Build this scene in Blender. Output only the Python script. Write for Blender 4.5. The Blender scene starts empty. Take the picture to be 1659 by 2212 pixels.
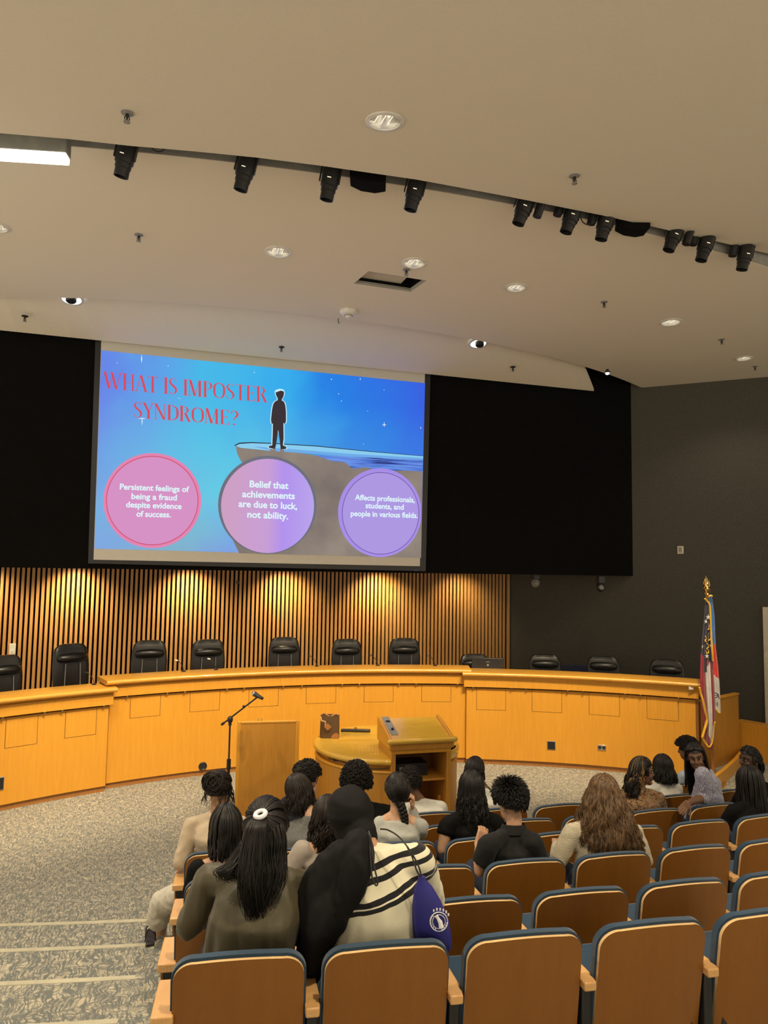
import bpy, bmesh, math, random
import numpy as np
from mathutils import Vector, Matrix, noise

random.seed(7)
S = bpy.context.scene
COL = S.collection
PI = math.pi

# ------------------------------------------------------------------ camera
IW, IH, FPX = 1659.0, 2212.0, 1534.0
CAM = np.array([0.0, 0.0, 3.3])
PITCH = math.atan((1225 - 1106) / FPX)
YAW = math.atan(FPX / (5750 - 829.5))
ROLL = math.atan(0.016)
FW = np.array([math.sin(YAW) * math.cos(PITCH), math.cos(YAW) * math.cos(PITCH), math.sin(PITCH)])
RT = np.array([math.cos(YAW), -math.sin(YAW), 0.0])
UP = np.cross(RT, FW)
R2 = math.cos(ROLL) * RT + math.sin(ROLL) * UP
U2 = -math.sin(ROLL) * RT + math.cos(ROLL) * UP
cd = bpy.data.cameras.new('camera')
cd.sensor_fit = 'HORIZONTAL'
cd.sensor_width = 36.0
cd.lens = FPX / IW * 36.0
cd.clip_start = 0.05
cam = bpy.data.objects.new('camera', cd)
COL.objects.link(cam)
cam.matrix_world = Matrix(((R2[0], U2[0], -FW[0], CAM[0]), (R2[1], U2[1], -FW[1], CAM[1]),
                           (R2[2], U2[2], -FW[2], CAM[2]), (0, 0, 0, 1)))
S.camera = cam

# ------------------------------------------------------------------ world, exposure, large lights
S.view_settings.view_transform = 'Standard'
S.view_settings.look = 'None'
S.view_settings.exposure = 0.0
S.view_settings.gamma = 1.0
S.view_settings.use_curve_mapping = False
S.cycles.use_denoising = True
S.cycles.max_bounces = 6
S.cycles.diffuse_bounces = 3
S.cycles.glossy_bounces = 3
S.cycles.sample_clamp_indirect = 4.0
WORLD_STRENGTH = 1.75
w = bpy.data.worlds.new('world')
S.world = w
w.use_nodes = True
w.node_tree.nodes['Background'].inputs[0].default_value = (1.0, 0.90, 0.74, 1)
w.node_tree.nodes['Background'].inputs[1].default_value = WORLD_STRENGTH
_tc = w.node_tree.nodes.new('ShaderNodeTexCoord')
_sx = w.node_tree.nodes.new('ShaderNodeSeparateXYZ')
_rp = w.node_tree.nodes.new('ShaderNodeValToRGB')
w.node_tree.links.new(_tc.outputs['Generated'], _sx.inputs[0])
_mr = w.node_tree.nodes.new('ShaderNodeMapRange')
_mr.inputs[1].default_value, _mr.inputs[2].default_value = -1.0, 1.0
w.node_tree.links.new(_sx.outputs[2], _mr.inputs[0])
w.node_tree.links.new(_mr.outputs[0], _rp.inputs[0])
_rp.color_ramp.elements[0].position, _rp.color_ramp.elements[0].color = 0.40, (1.0, 0.87, 0.66, 1)
_rp.color_ramp.elements[1].position, _rp.color_ramp.elements[1].color = 0.60, (0.42, 0.37, 0.29, 1)
w.node_tree.links.new(_rp.outputs[0], w.node_tree.nodes['Background'].inputs[0])  # brighter from below: added fill that lifts the ceilings
SPOT_W = 1050.0        # track heads on the dais desk
WASH_W = 190.0         # wall washers on the slats
DOWN_W = 70.0          # ceiling downlights
HOUSE_W = 520.0        # unseen lamps over the seats and the aisle


def lamp(kind, name, loc, target, energy, color=(1, 0.8, 0.55), **kw):
    l = bpy.data.lights.new(name, kind)
    l.energy = energy
    l.color = color
    for k, v in kw.items():
        setattr(l, k, v)
    o = bpy.data.objects.new(name, l)
    COL.objects.link(o)
    o.location = loc
    d = Vector(target) - Vector(loc)
    o.rotation_euler = d.to_track_quat('-Z', 'Y').to_euler()
    return o


# ------------------------------------------------------------------ measuring helpers
def ray(u, v):
    a, b = (u - 829.5) / FPX, -(v - 1106.0) / FPX
    return R2 * a + U2 * b + FW


def onz(u, v, z):
    d = ray(u, v)
    return CAM + d * ((z - CAM[2]) / d[2])


def ony(u, v, y):
    d = ray(u, v)
    return CAM + d * ((y - CAM[1]) / d[1])


def ond(u, v, d):
    return CAM + ray(u, v) * d


def onpl(u, v, p, n):
    d = ray(u, v)
    return CAM + d * (np.dot(np.array(p) - CAM, n) / np.dot(d, n))


def oncyl(u, v, c, R, far=True):
    d = ray(u, v)
    ox, oy = CAM[0] - c[0], CAM[1] - c[1]
    A = d[0] ** 2 + d[1] ** 2
    B = 2 * (ox * d[0] + oy * d[1])
    Cc = ox * ox + oy * oy - R * R
    q = math.sqrt(max(B * B - 4 * A * Cc, 0))
    t = (-B + q) / (2 * A) if far else (-B - q) / (2 * A)
    return CAM + d * t


def proj(p):
    q = np.array(p) - CAM
    x, y, z = np.dot(R2, q), np.dot(U2, q), np.dot(FW, q)
    return 829.5 + FPX * x / z, 1106 - FPX * y / z, z


# ------------------------------------------------------------------ materials
def lin(r, g, b):
    f = lambda c: (c / 255.0) / 12.92 if c / 255.0 <= 0.04045 else ((c / 255.0 + 0.055) / 1.055) ** 2.4
    return (f(r), f(g), f(b), 1)


def col4(c):
    return tuple(c) + (1,) if len(c) == 3 else tuple(c)


class NT:
    def __init__(s, name):
        s.m = bpy.data.materials.new(name)
        s.m.use_nodes = True
        s.t = s.m.node_tree
        s.b = s.t.nodes['Principled BSDF']

    def n(s, typ, **kw):
        o = s.t.nodes.new(typ)
        for k, v in kw.items():
            setattr(o, k, v)
        return o

    def l(s, a, b):
        s.t.links.new(a, b)

    def coord(s, scale=(1, 1, 1), kind='Object', rot=(0, 0, 0), loc=(0, 0, 0)):
        tc = s.n('ShaderNodeTexCoord')
        mp = s.n('ShaderNodeMapping')
        mp.inputs['Scale'].default_value = scale
        mp.inputs['Rotation'].default_value = rot
        mp.inputs['Location'].default_value = loc
        s.l(tc.outputs[kind], mp.inputs['Vector'])
        return mp.outputs[0]

    def noise(s, vec, scale=5, detail=3, rough=0.5, dist=0):
        o = s.n('ShaderNodeTexNoise')
        o.inputs['Scale'].default_value = scale
        o.inputs['Detail'].default_value = detail
        o.inputs['Roughness'].default_value = rough
        o.inputs['Distortion'].default_value = dist
        s.l(vec, o.inputs['Vector'])
        return o.outputs['Fac']

    def ramp(s, fac, stops, interp='LINEAR'):
        o = s.n('ShaderNodeValToRGB')
        r = o.color_ramp
        r.interpolation = interp
        while len(r.elements) > 1:
            r.elements.remove(r.elements[-1])
        r.elements[0].position = stops[0][0]
        r.elements[0].color = col4(stops[0][1])
        for p, c in stops[1:]:
            e = r.elements.new(p)
            e.color = col4(c)
        s.l(fac, o.inputs[0])
        return o.outputs[0]

    def bump(s, h, strength=0.3, dist=0.01):
        o = s.n('ShaderNodeBump')
        o.inputs['Strength'].default_value = strength
        o.inputs['Distance'].default_value = dist
        s.l(h, o.inputs['Height'])
        s.l(o.outputs[0], s.b.inputs['Normal'])

    def math(s, op, a, b=None):
        o = s.n('ShaderNodeMath', operation=op)
        for i, x in enumerate((a, b)):
            if x is None:
                continue
            if isinstance(x, (int, float)):
                o.inputs[i].default_value = x
            else:
                s.l(x, o.inputs[i])
        return o.outputs[0]

    def mix(s, fac, a, b):
        o = s.n('ShaderNodeMix', data_type='RGBA')
        if isinstance(fac, (int, float)):
            o.inputs[0].default_value = fac
        else:
            s.l(fac, o.inputs[0])
        for i, x in ((6, a), (7, b)):
            if isinstance(x, (tuple, list)):
                o.inputs[i].default_value = col4(x)
            else:
                s.l(x, o.inputs[i])
        return o.outputs[2]

    def base(s, c):
        if isinstance(c, (tuple, list)):
            s.b.inputs['Base Color'].default_value = col4(c)
        else:
            s.l(c, s.b.inputs['Base Color'])

    def set(s, rough=0.5, metal=0.0, spec=0.5, sheen=0.0, coat=0.0):
        s.b.inputs['Roughness'].default_value = rough
        s.b.inputs['Metallic'].default_value = metal
        s.b.inputs['Specular IOR Level'].default_value = spec
        s.b.inputs['Sheen Weight'].default_value = sheen
        s.b.inputs['Coat Weight'].default_value = coat
        return s


def plain(name, c, rough=0.5, metal=0.0, spec=0.5, sheen=0.0, bump=None, var=0.12):
    k = NT(name)
    v = k.coord()
    nz = k.noise(v, 9, 3)
    a = tuple(max(0, x * (1 - var)) for x in c[:3])
    b = tuple(min(1, x * (1 + var)) for x in c[:3])
    k.base(k.ramp(nz, [(0.3, a), (0.7, b)]))
    k.set(rough, metal, spec, sheen)
    if bump:
        k.bump(k.noise(v, bump[0], 4), bump[1], bump[2])
    return k.m


def wood(name, c0, c1, rough=0.4, scale=(14, 14, 0.9), coat=0.0, spec=0.5):
    k = NT(name)
    v = k.coord(scale)
    n1 = k.noise(v, 2.2, 5, 0.6, 0.4)
    v2 = k.coord((60, 60, 2.5))
    n2 = k.noise(v2, 3.0, 2)
    f = k.math('ADD', k.math('MULTIPLY', n1, 0.7), k.math('MULTIPLY', n2, 0.3))
    k.base(k.ramp(f, [(0.32, c0), (0.68, c1)]))
    k.set(rough, 0, spec, 0, coat)
    return k.m


def emis(name, c, s=1.0):
    k = NT(name)
    k.base((0, 0, 0))
    k.set(0.9, 0, 0.0)
    k.b.inputs['Emission Color'].default_value = col4(c)
    k.b.inputs['Emission Strength'].default_value = s
    return k.m


M = {}
M['maple'] = wood('maple veneer', (0.60, 0.270, 0.026), (0.68, 0.325, 0.036), 0.38)
M['maple_dark'] = wood('maple base trim', (0.30, 0.12, 0.03), (0.38, 0.17, 0.045), 0.45)
M['maple_top'] = wood('maple counter', (0.55, 0.26, 0.03), (0.66, 0.34, 0.048), 0.25, (1.2, 14, 14), 0.3)
M['podium'] = wood('honey oak veneer', (0.46, 0.20, 0.025), (0.56, 0.265, 0.04), 0.38)
M['pulpit_top'] = wood('lacquered maple', (0.60, 0.34, 0.035), (0.72, 0.44, 0.06), 0.22, (1.5, 14, 14), 0.4)
M['inner'] = wood('shadowy cabinet veneer', (0.30, 0.13, 0.035), (0.40, 0.18, 0.05), 0.5)  # darker veneer, the shade inside the bay put into its colour
M['seatwood'] = wood('walnut stained seat back', (0.225, 0.080, 0.0065), (0.270, 0.100, 0.010), 0.38, (7, 7, 0.7))
M['edge'] = plain('plywood edge', (0.78, 0.52, 0.25), 0.35)
M['armwood'] = wood('armrest maple', (0.60, 0.33, 0.12), (0.72, 0.42, 0.17), 0.32, (14, 1.5, 14))
M['blue'] = plain('blue upholstery', (0.012, 0.040, 0.080), 0.85, 0, 0.2, 0.3, (300, 0.25, 0.002))
M['blackmetal'] = plain('black metal', (0.012, 0.012, 0.013), 0.45)
M['black'] = plain('black plastic', (0.015, 0.015, 0.016), 0.4)
M['blackfab'] = plain('black wall fabric', (0.0045, 0.0042, 0.004), 0.95, 0, 0.1)
M['leather'] = plain('black leather', (0.010, 0.0095, 0.009), 0.33, 0, 0.55, 0, (40, 0.25, 0.004))
M['navyfab'] = plain('navy chair fabric', (0.012, 0.016, 0.05), 0.8)
M['matteblack'] = plain('matte black', (0.006, 0.006, 0.006), 0.95, 0, 0.1)
M['chrome'] = plain('chrome', (0.7, 0.7, 0.7), 0.2, 1.0)
M['brass'] = plain('polished brass', (0.85, 0.62, 0.25), 0.2, 1.0)
M['gold'] = plain('gold fringe', (0.85, 0.50, 0.03), 0.7, 0, 0.3, 0.2, (200, 0.5, 0.004))
M['white'] = plain('white plastic', (0.75, 0.74, 0.70), 0.4)
M['grey'] = plain('grey plastic', (0.25, 0.25, 0.24), 0.45)
M['slotgrey'] = plain('grey slot paint', (0.29, 0.285, 0.26), 0.9)
M['cream'] = plain('cream door paint', (0.62, 0.55, 0.42), 0.5)
M['reflector'] = plain('aluminium reflector', (0.75, 0.73, 0.68), 0.25, 0.9)
M['glow'] = emis('lamp glow', (1.0, 0.93, 0.8), 6.0)
M['glow_soft'] = emis('dim lamp glow', (1.0, 0.88, 0.68), 1.2)
M['tube'] = emis('linear lamp glow', (1.0, 0.98, 0.85), 4.0)
M['screen'] = plain('screen cloth', (0.60, 0.575, 0.52), 0.9, var=0.015)
M['gap'] = plain('dark joint', (0.05, 0.022, 0.008), 0.9)
M['slat'] = wood('slat oak', (0.46, 0.23, 0.075), (0.60, 0.33, 0.115), 0.5)


def ceiling_mat():
    k = NT('beige ceiling paint')
    v = k.coord()
    k.base(k.ramp(k.noise(v, 60, 4), [(0.3, (0.76, 0.705, 0.59)), (0.7, (0.79, 0.735, 0.615))]))
    k.set(0.9, 0, 0.2)
    k.bump(k.noise(v, 180, 3), 0.15, 0.003)
    return k.m


M['ceiling'] = ceiling_mat()


def greywall_mat():
    k = NT('grey wall fabric')
    v = k.coord((1, 1, 1))
    a = k.noise(k.coord((90, 90, 18)), 2, 3)
    b = k.noise(k.coord((18, 18, 90)), 2, 3)
    f = k.math('ADD', k.math('MULTIPLY', a, 0.5), k.math('MULTIPLY', b, 0.5))
    k.base(k.ramp(f, [(0.35, (0.055, 0.052, 0.043)), (0.65, (0.100, 0.096, 0.080))]))
    k.set(0.95, 0, 0.15)
    return k.m


M['greywall'] = greywall_mat()


def carpet_mat():
    k = NT('patterned carpet')
    tc = k.n('ShaderNodeTexCoord')
    nzc = k.n('ShaderNodeTexNoise')
    nzc.inputs['Scale'].default_value = 8
    nzc.inputs['Detail'].default_value = 2
    k.l(tc.outputs['Object'], nzc.inputs['Vector'])
    sub = k.n('ShaderNodeVectorMath', operation='SUBTRACT')
    k.l(nzc.outputs['Color'], sub.inputs[0])
    sub.inputs[1].default_value = (0.5, 0.5, 0.5)
    sc = k.n('ShaderNodeVectorMath', operation='SCALE')
    k.l(sub.outputs[0], sc.inputs[0])
    sc.inputs['Scale'].default_value = 0.13
    add = k.n('ShaderNodeVectorMath', operation='ADD')
    k.l(tc.outputs['Object'], add.inputs[0])
    k.l(sc.outputs[0], add.inputs[1])

    def lines(rot, scale, lo, hi):
        mp = k.n('ShaderNodeMapping')
        mp.inputs['Rotation'].default_value = (0, 0, rot)
        mp.inputs['Scale'].default_value = scale
        k.l(add.outputs[0], mp.inputs['Vector'])
        nn = k.noise(mp.outputs[0], 1.0, 2, 0.5, 0.0)
        return k.ramp(nn, [(lo, (0, 0, 0)), (hi, (1, 1, 1))])
    a = lines(0.55, (85, 11, 1), 0.44, 0.53)
    b = lines(-0.75, (12, 80, 1), 0.43, 0.53)
    c = lines(0.1, (95, 15, 1), 0.42, 0.54)
    m1 = k.n('ShaderNodeMix', data_type='RGBA', blend_type='MULTIPLY')
    m1.inputs[0].default_value = 0.8
    k.l(a, m1.inputs[6])
    k.l(b, m1.inputs[7])
    m2 = k.n('ShaderNodeMix', data_type='RGBA', blend_type='MULTIPLY')
    m2.inputs[0].default_value = 0.55
    k.l(m1.outputs[2], m2.inputs[6])
    k.l(c, m2.inputs[7])
    fine = k.noise(tc.outputs['Object'], 320, 2)
    colr = k.mix(m2.outputs[2], (0.165, 0.180, 0.170), (0.60, 0.53, 0.39))
    colr2 = k.mix(fine, colr, (0.23, 0.21, 0.17))
    o = k.n('ShaderNodeMix', data_type='RGBA')
    o.inputs[0].default_value = 0.25
    k.l(colr, o.inputs[6])
    k.l(colr2, o.inputs[7])
    k.base(o.outputs[2])
    k.set(0.95, 0, 0.1)
    k.bump(fine, 0.3, 0.004)
    return k.m


M['carpet'] = carpet_mat()
M['nosing'] = plain('beige step nosing', (0.50, 0.46, 0.33), 0.6)


# ------------------------------------------------------------------ mesh builder
class MB:
    def __init__(s):
        s.v, s.f, s.mi, s.cur = [], [], [], 0

    def add(s, vs, fs):
        o = len(s.v)
        s.v.extend([tuple(float(c) for c in p) for p in vs])
        for f in fs:
            s.f.append(tuple(i + o for i in f))
            s.mi.append(s.cur)
        return s

    def mat(s, i):
        s.cur = i
        return s

    def box(s, c, sz, X=None, Y=None, Z=None):
        c = np.array(c, float)
        X = np.array(X if X is not None else (1, 0, 0), float)
        Y = np.array(Y if Y is not None else (0, 1, 0), float)
        Z = np.array(Z if Z is not None else (0, 0, 1), float)
        vs = []
        for k in (-.5, .5):
            for j in (-.5, .5):
                for i in (-.5, .5):
                    vs.append(c + X * i * sz[0] + Y * j * sz[1] + Z * k * sz[2])
        return s.add(vs, [(0, 2, 3, 1), (4, 5, 7, 6), (0, 1, 5, 4), (2, 6, 7, 3), (0, 4, 6, 2), (1, 3, 7, 5)])

    def loft(s, rings, caps=True, close=False):
        n = len(rings[0])
        vs = [p for r in rings for p in r]
        fs = []
        m = len(rings)
        for i in range(m - 1 + (1 if close else 0)):
            a, b = i * n, ((i + 1) % m) * n
            for j in range(n):
                k = (j + 1) % n
                fs.append((a + j, a + k, b + k, b + j))
        if caps and not close:
            fs.append(tuple(range(n - 1, -1, -1)))
            fs.append(tuple((m - 1) * n + j for j in range(n)))
        return s.add(vs, fs)

    def tube(s, pts, r, n=8, caps=True, round_=False, flat=1.0):
        pts = [np.array(p, float) for p in pts]
        rs = list(r) if hasattr(r, '__len__') else [r] * len(pts)
        if round_:
            d0 = pts[0] - pts[1]
            d0 /= np.linalg.norm(d0) + 1e-9
            d1 = pts[-1] - pts[-2]
            d1 /= np.linalg.norm(d1) + 1e-9
            pre, post = [], []
            for a in (0.15, 0.45, 0.8):
                pre.append((pts[0] + d0 * rs[0] * math.sqrt(max(0, 1 - a * a)), rs[0] * a))
            for a in (0.8, 0.45, 0.15):
                post.append((pts[-1] + d1 * rs[-1] * math.sqrt(max(0, 1 - a * a)), rs[-1] * a))
            pts = [p for p, _ in pre] + pts + [p for p, _ in post]
            rs = [q for _, q in pre] + rs + [q for _, q in post]
        rings = []
        prev = None
        m = len(pts)
        for i in range(m):
            t = pts[min(i + 1, m - 1)] - pts[max(i - 1, 0)]
            L = np.linalg.norm(t)
            t = t / L if L > 1e-9 else np.array((0, 0, 1.0))
            if prev is None:
                a = np.array((0, 0, 1.0)) if abs(t[2]) < 0.9 else np.array((1.0, 0, 0))
                u = np.cross(a, t)
            else:
                u = prev - t * np.dot(prev, t)
            u = u / (np.linalg.norm(u) + 1e-12)
            prev = u
            w2 = np.cross(t, u)
            rings.append([pts[i] + rs[i] * (u * math.cos(2 * PI * j / n) + flat * w2 * math.sin(2 * PI * j / n)) for j in range(n)])
        return s.loft(rings, caps)

    def lathe(s, prof, n=24, c=(0, 0, 0), X=None, Y=None, Z=None, caps=False):
        c = np.array(c, float)
        X = np.array(X if X is not None else (1, 0, 0), float)
        Y = np.array(Y if Y is not None else (0, 1, 0), float)
        Z = np.array(Z if Z is not None else (0, 0, 1), float)
        rings = [[c + Z * z + r * (X * math.cos(2 * PI * j / n) + Y * math.sin(2 * PI * j / n)) for j in range(n)] for r, z in prof]
        return s.loft(rings, caps)

    def prism(s, poly, h, O, X, Y, N):
        O, X, Y, N = [np.array(a, float) for a in (O, X, Y, N)]
        n = len(poly)
        a = [O + X * p[0] + Y * p[1] for p in poly]
        b = [q + N * h for q in a]
        fs = [tuple(range(n - 1, -1, -1)), tuple(range(n, 2 * n))]
        for j in range(n):
            k = (j + 1) % n
            fs.append((j, k, n + k, n + j))
        return s.add(a + b, fs)

    def ell(s, c, r, F=None, n=16, m=10):
        c = np.array(c, float)
        F = np.eye(3) if F is None else np.array(F, float)
        rings = []
        for i in range(m + 1):
            th = PI * (0.02 + 0.96 * i / m)
            rings.append([c + F.T @ np.array((r[0] * math.sin(th) * math.cos(2 * PI * j / n), r[1] * math.sin(th) * math.sin(2 * PI * j / n), -r[2] * math.cos(th))) for j in range(n)])
        return s.loft(rings, True)

    def arc(s, c, R0, R1, z0, z1, a0, a1, n=24):
        """solid annular piece; angle measured from +Y towards +X"""
        rings = []
        for i in range(n + 1):
            a = a0 + (a1 - a0) * i / n
            d = np.array((math.sin(a), math.cos(a)))
            p0, p1 = np.array(c) + d * R0, np.array(c) + d * R1
            rings.append([(p0[0], p0[1], z0), (p0[0], p0[1], z1), (p1[0], p1[1], z1), (p1[0], p1[1], z0)])
        return s.loft(rings, True)

    def arcprof(s, c, prof, a0, a1, n=24):
        """closed (R,z) profile swept round the vertical axis through c"""
        rings = []
        for i in range(n + 1):
            a = a0 + (a1 - a0) * i / n
            d = (math.sin(a), math.cos(a))
            rings.append([(c[0] + d[0] * R, c[1] + d[1] * R, z) for R, z in prof])
        return s.loft(rings, True)

    def mesh(s, name, fix=True):
        me = bpy.data.meshes.new(name)
        me.from_pydata(s.v, [], s.f)
        if fix:
            bm = bmesh.new()
            bm.from_mesh(me)
            bmesh.ops.recalc_face_normals(bm, faces=bm.faces)
            bm.to_mesh(me)
            bm.free()
        return me

    def build(s, name, mats, parent=None, smooth=True, bevel=0, loc=None, ang=35, fix=True, segs=2):
        me = s.mesh(name, fix)
        for m in (mats if isinstance(mats, (list, tuple)) else [mats]):
            me.materials.append(m)
        if len(set(s.mi)) > 1:
            me.polygons.foreach_set('material_index', s.mi)
        if smooth:
            me.shade_smooth()
            me.set_sharp_from_angle(angle=math.radians(ang))
        if loc is not None:
            me.transform(Matrix.Translation(-Vector([float(c) for c in loc])))
        o = bpy.data.objects.new(name, me)
        COL.objects.link(o)
        if parent is not None:
            o.parent = parent
        elif loc is not None:
            o.location = [float(c) for c in loc]
        if bevel:
            b = o.modifiers.new('bevel', 'BEVEL')
            b.width = bevel
            b.segments = segs
            b.limit_method = 'ANGLE'
            b.angle_limit = math.radians(40)
        return o


def tag(o, label, cat, group=None, kind=None):
    o['label'] = label
    o['category'] = cat
    if group:
        o['group'] = group
    if kind:
        o['kind'] = kind
    return o


def struct(o, label=None):
    o['kind'] = 'structure'
    if label:
        o['label'] = label
    return o


def thing(name, loc, label, cat, group=None, rz=0):
    o = bpy.data.objects.new(name, None)
    o.empty_display_size = 0.1
    COL.objects.link(o)
    o.location = [float(c) for c in loc]
    o.rotation_euler = (0, 0, rz)
    return tag(o, label, cat, group)


def evaluated(o, extra=()):
    sc2 = bpy.data.scenes.new('scratch')
    for q in (o,) + tuple(extra):
        sc2.collection.objects.link(q)
    vl = sc2.view_layers[0]
    vl.update()
    dg = vl.depsgraph
    me = bpy.data.meshes.new_from_object(o.evaluated_get(dg), depsgraph=dg)
    bpy.data.scenes.remove(sc2)
    return me


def boolean_cut(o, cutter_mb):
    c = cutter_mb.build('cutter', M['black'], smooth=False)
    b = o.modifiers.new('cut', 'BOOLEAN')
    b.operation = 'DIFFERENCE'
    b.solver = 'EXACT'
    b.object = c
    me = evaluated(o, (c,))
    o.modifiers.clear()
    o.data = me
    bpy.data.objects.remove(c)


def unit(v):
    v = np.array(v, float)
    return v / (np.linalg.norm(v) + 1e-12)


def spline(pts, n):
    pts = [np.array(p, float) for p in pts]
    out = []
    m_ = len(pts) - 1
    for i in range(n + 1):
        f = i / n * m_
        j = min(int(f), m_ - 1)
        t_ = f - j
        a, b, c, d = pts[max(j - 1, 0)], pts[j], pts[j + 1], pts[min(j + 2, m_)]
        out.append(0.5 * (2 * b + (c - a) * t_ + (2 * a - 5 * b + 4 * c - d) * t_ ** 2 + (3 * b - a - 3 * c + d) * t_ ** 3))
    return out


# ================================================================== STRUCTURE
SEATC = (5.5, 37.0)
STEP = 0.165
RISER = [30.66 + 0.75 * k for k in range(9)]      # aisle risers
SEAT_R = [34.53, 33.855, 33.07, 32.25, 31.5, 30.73, 29.95]
SEAT_SP = [.565, .585, .595, .61, .63, .65, .665]
SEAT_X0 = [.345, .385, .46, .50, .545, .60, .65]


def polar(c, R, a):      # angle from -Y towards +X
    return np.array((c[0] + R * math.sin(a), c[1] - R * math.cos(a)))


def tier_arc(mb, R0, R1, z0, z1, a0, a1, n=24):
    rings = []
    for i in range(n + 1):
        a = a0 + (a1 - a0) * i / n
        p0, p1 = polar(SEATC, R0, a), polar(SEATC, R1, a)
        rings.append([(p0[0], p0[1], z0), (p0[0], p0[1], z1), (p1[0], p1[1], z1), (p1[0], p1[1], z0)])
    mb.loft(rings)


fl = MB()
fl.box((4, 8, -0.1), (26, 26, 0.2))
A_L, A_AI = -0.36, -0.172
for k in range(7):
    tier_arc(fl, RISER[k], RISER[k] + (0.75 if k < 6 else 4), -0.05, STEP * (k + 1), A_L, A_AI, 16)
for k in range(6):
    R0 = SEAT_R[5 - k] - 0.62
    tier_arc(fl, R0, SEAT_R[5 - k] + (0.16 if k < 5 else 4), -0.05, STEP * (k + 1), A_AI, 0.36, 40)
struct(fl.build('floor', M['carpet'], smooth=False))
ns = MB()
for k in range(6):
    tier_arc(ns, RISER[k] - 0.012, RISER[k] + 0.035, STEP * (k + 1) - 0.03, STEP * (k + 1) + 0.006, A_L, A_AI, 16)
struct(ns.build('trim_1', M['nosing'], bevel=0.005))

# back of the room: slats, black box, grey side wall
YS, YB = 14.1, 12.4
sl = MB()
x = -4.6
while x < 7.20:
    sl.box((x, YS + 0.03, 1.9), (0.046, 0.06, 2.72))
    x += 0.0835
sl.box((7.27, YS + 0.02, 1.9), (0.05, 0.09, 2.72))
struct(sl.build('wall_back', M['slat'], smooth=False))
wb = MB()
wb.box((1.4, YS + 0.16, 3.5), (12.4, 0.2, 9.4))
struct(wb.build('wall_back_lining', M['blackfab'], smooth=False))
bx = MB()
bx.box((2.35, (YB + YS + 0.1) / 2, 5.7), (14.0, YS + 0.1 - YB, 5.0))
struct(bx.build('wall_back_upper', M['blackfab'], smooth=False))
# grey wall: splayed plane through the measured base point
GP = onz(1630, 1617, 0.0)
GA = math.radians(48)
GN = np.array([math.cos(GA), math.sin(GA), 0.0])
GD = np.array([math.sin(GA), -math.cos(GA), 0.0])     # towards the camera side
gw = MB()
ga, gb = GP - GD * 5.2, GP + GD * 9
gw.box((ga + gb) / 2 + GN * 0.1 + np.array((0, 0, 3.9)), (np.linalg.norm(gb - ga), 0.2, 8.4), GD, GN)
struct(gw.build('wall_right', M['greywall'], smooth=False))
bb = MB()
b0, b1 = onpl(1594, 1594, GP, GN), onpl(1648, 1605, GP, GN)
bb.box((b0 + b1) / 2 * np.array((1, 1, 0)) + np.array((0, 0, 0.06)) - GN * 0.012, (1.05, 0.024, 0.12), GD, GN)
struct(bb.build('baseboard_right', M['maple'], bevel=0.003))
# door frame at the right edge of view
dj = thing('door_1', onpl(1660, 1610, GP, GN) * np.array((1, 1, 0)), 'cream door frame in the grey wall at the right edge', 'door')
dj['kind'] = 'structure'
D0 = onpl(1656, 1450, GP, GN) * np.array((1, 1, 0))
m = MB()
m.box(D0 + np.array((0, 0, 1.33)) - GN * 0.03, (0.09, 0.1, 2.66), GD, GN)
m.box(D0 + GD * 1.0 + np.array((0, 0, 1.33)) - GN * 0.03, (0.09, 0.1, 2.66), GD, GN)
m.box(D0 + GD * 0.5 + np.array((0, 0, 2.62)) - GN * 0.03, (0.91, 0.1, 0.09), GD, GN)
m.build('door_frame', M['cream'], dj, bevel=0.004, loc=dj.location)
m = MB()
m.box(D0 + GD * 0.5 + np.array((0, 0, 1.29)) - GN * 0.005, (0.905, 0.05, 2.575), GD, GN)
m.build('door_leaf', M['maple'], dj, bevel=0.003, loc=dj.location)

# ---- ceilings
ZC = 7.1
DL = [(601, 544, 58), (895, 568, 56), (1115, 621, 48), (1449, 696, 47), (1607, 774, 35), (-8, 490, 54)]
def arcY(c, R, x):
    return c[1] - math.sqrt(R * R - (x - c[0]) ** 2)
AC, AR = (2.34, 24.63), 14.23          # front edge of the main ceiling
SFC, SFR = (3.23, 29.43), 22.985       # far side of the slot
SNC, SNR = (3.4, 30.02), 24.02         # near side of the slot
mc = MB()
xs = np.linspace(-7.5, 9.34, 60)
gy = lambda xx: GP[1] - (xx - GP[0]) * GN[0] / GN[1]
top, bot = [], []
for xx in xs:
    bot.append((xx, arcY(SFC, SFR, xx)))
    top.append((xx, arcY(AC, AR, xx)))
right = []
for xx in np.linspace(9.45, 14.0, 8):
    right.append((xx, arcY(SFC, SFR, xx), gy(xx) + 0.03))
poly = [(a, b) for a, b in bot] + [(r[0], min(r[1], r[2] - 0.01)) for r in right] + [(r[0], r[2]) for r in reversed(right)] + [(a, b) for a, b in reversed(top)]
mc.prism(poly, 0.35, (0, 0, ZC), (1, 0, 0), (0, 1, 0), (0, 0, 1))
main_ceiling = struct(mc.build('ceiling', M['ceiling'], smooth=False))
cut = MB()
dl_pos = []
for u, v, wpx in DL:
    p = onz(u, v, ZC)
    r = wpx / 2.0 * proj(p)[2] / FPX * 0.80
    dl_pos.append((p, r))
    cut.lathe([(r, -0.1), (r, 0.24)], 28, p, caps=True)
hatch = [onz(u, v, ZC) for u, v in ((796, 586), (921, 606), (887, 630), (765, 612))]
cut.add([h + np.array((0, 0, -0.1)) for h in hatch] + [h + np.array((0, 0, 0.5)) for h in hatch],
        [(0, 1, 2, 3), (4, 7, 6, 5), (0, 4, 5, 1), (1, 5, 6, 2), (2, 6, 7, 3), (3, 7, 4, 0)])
boolean_cut(main_ceiling, cut)
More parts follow.
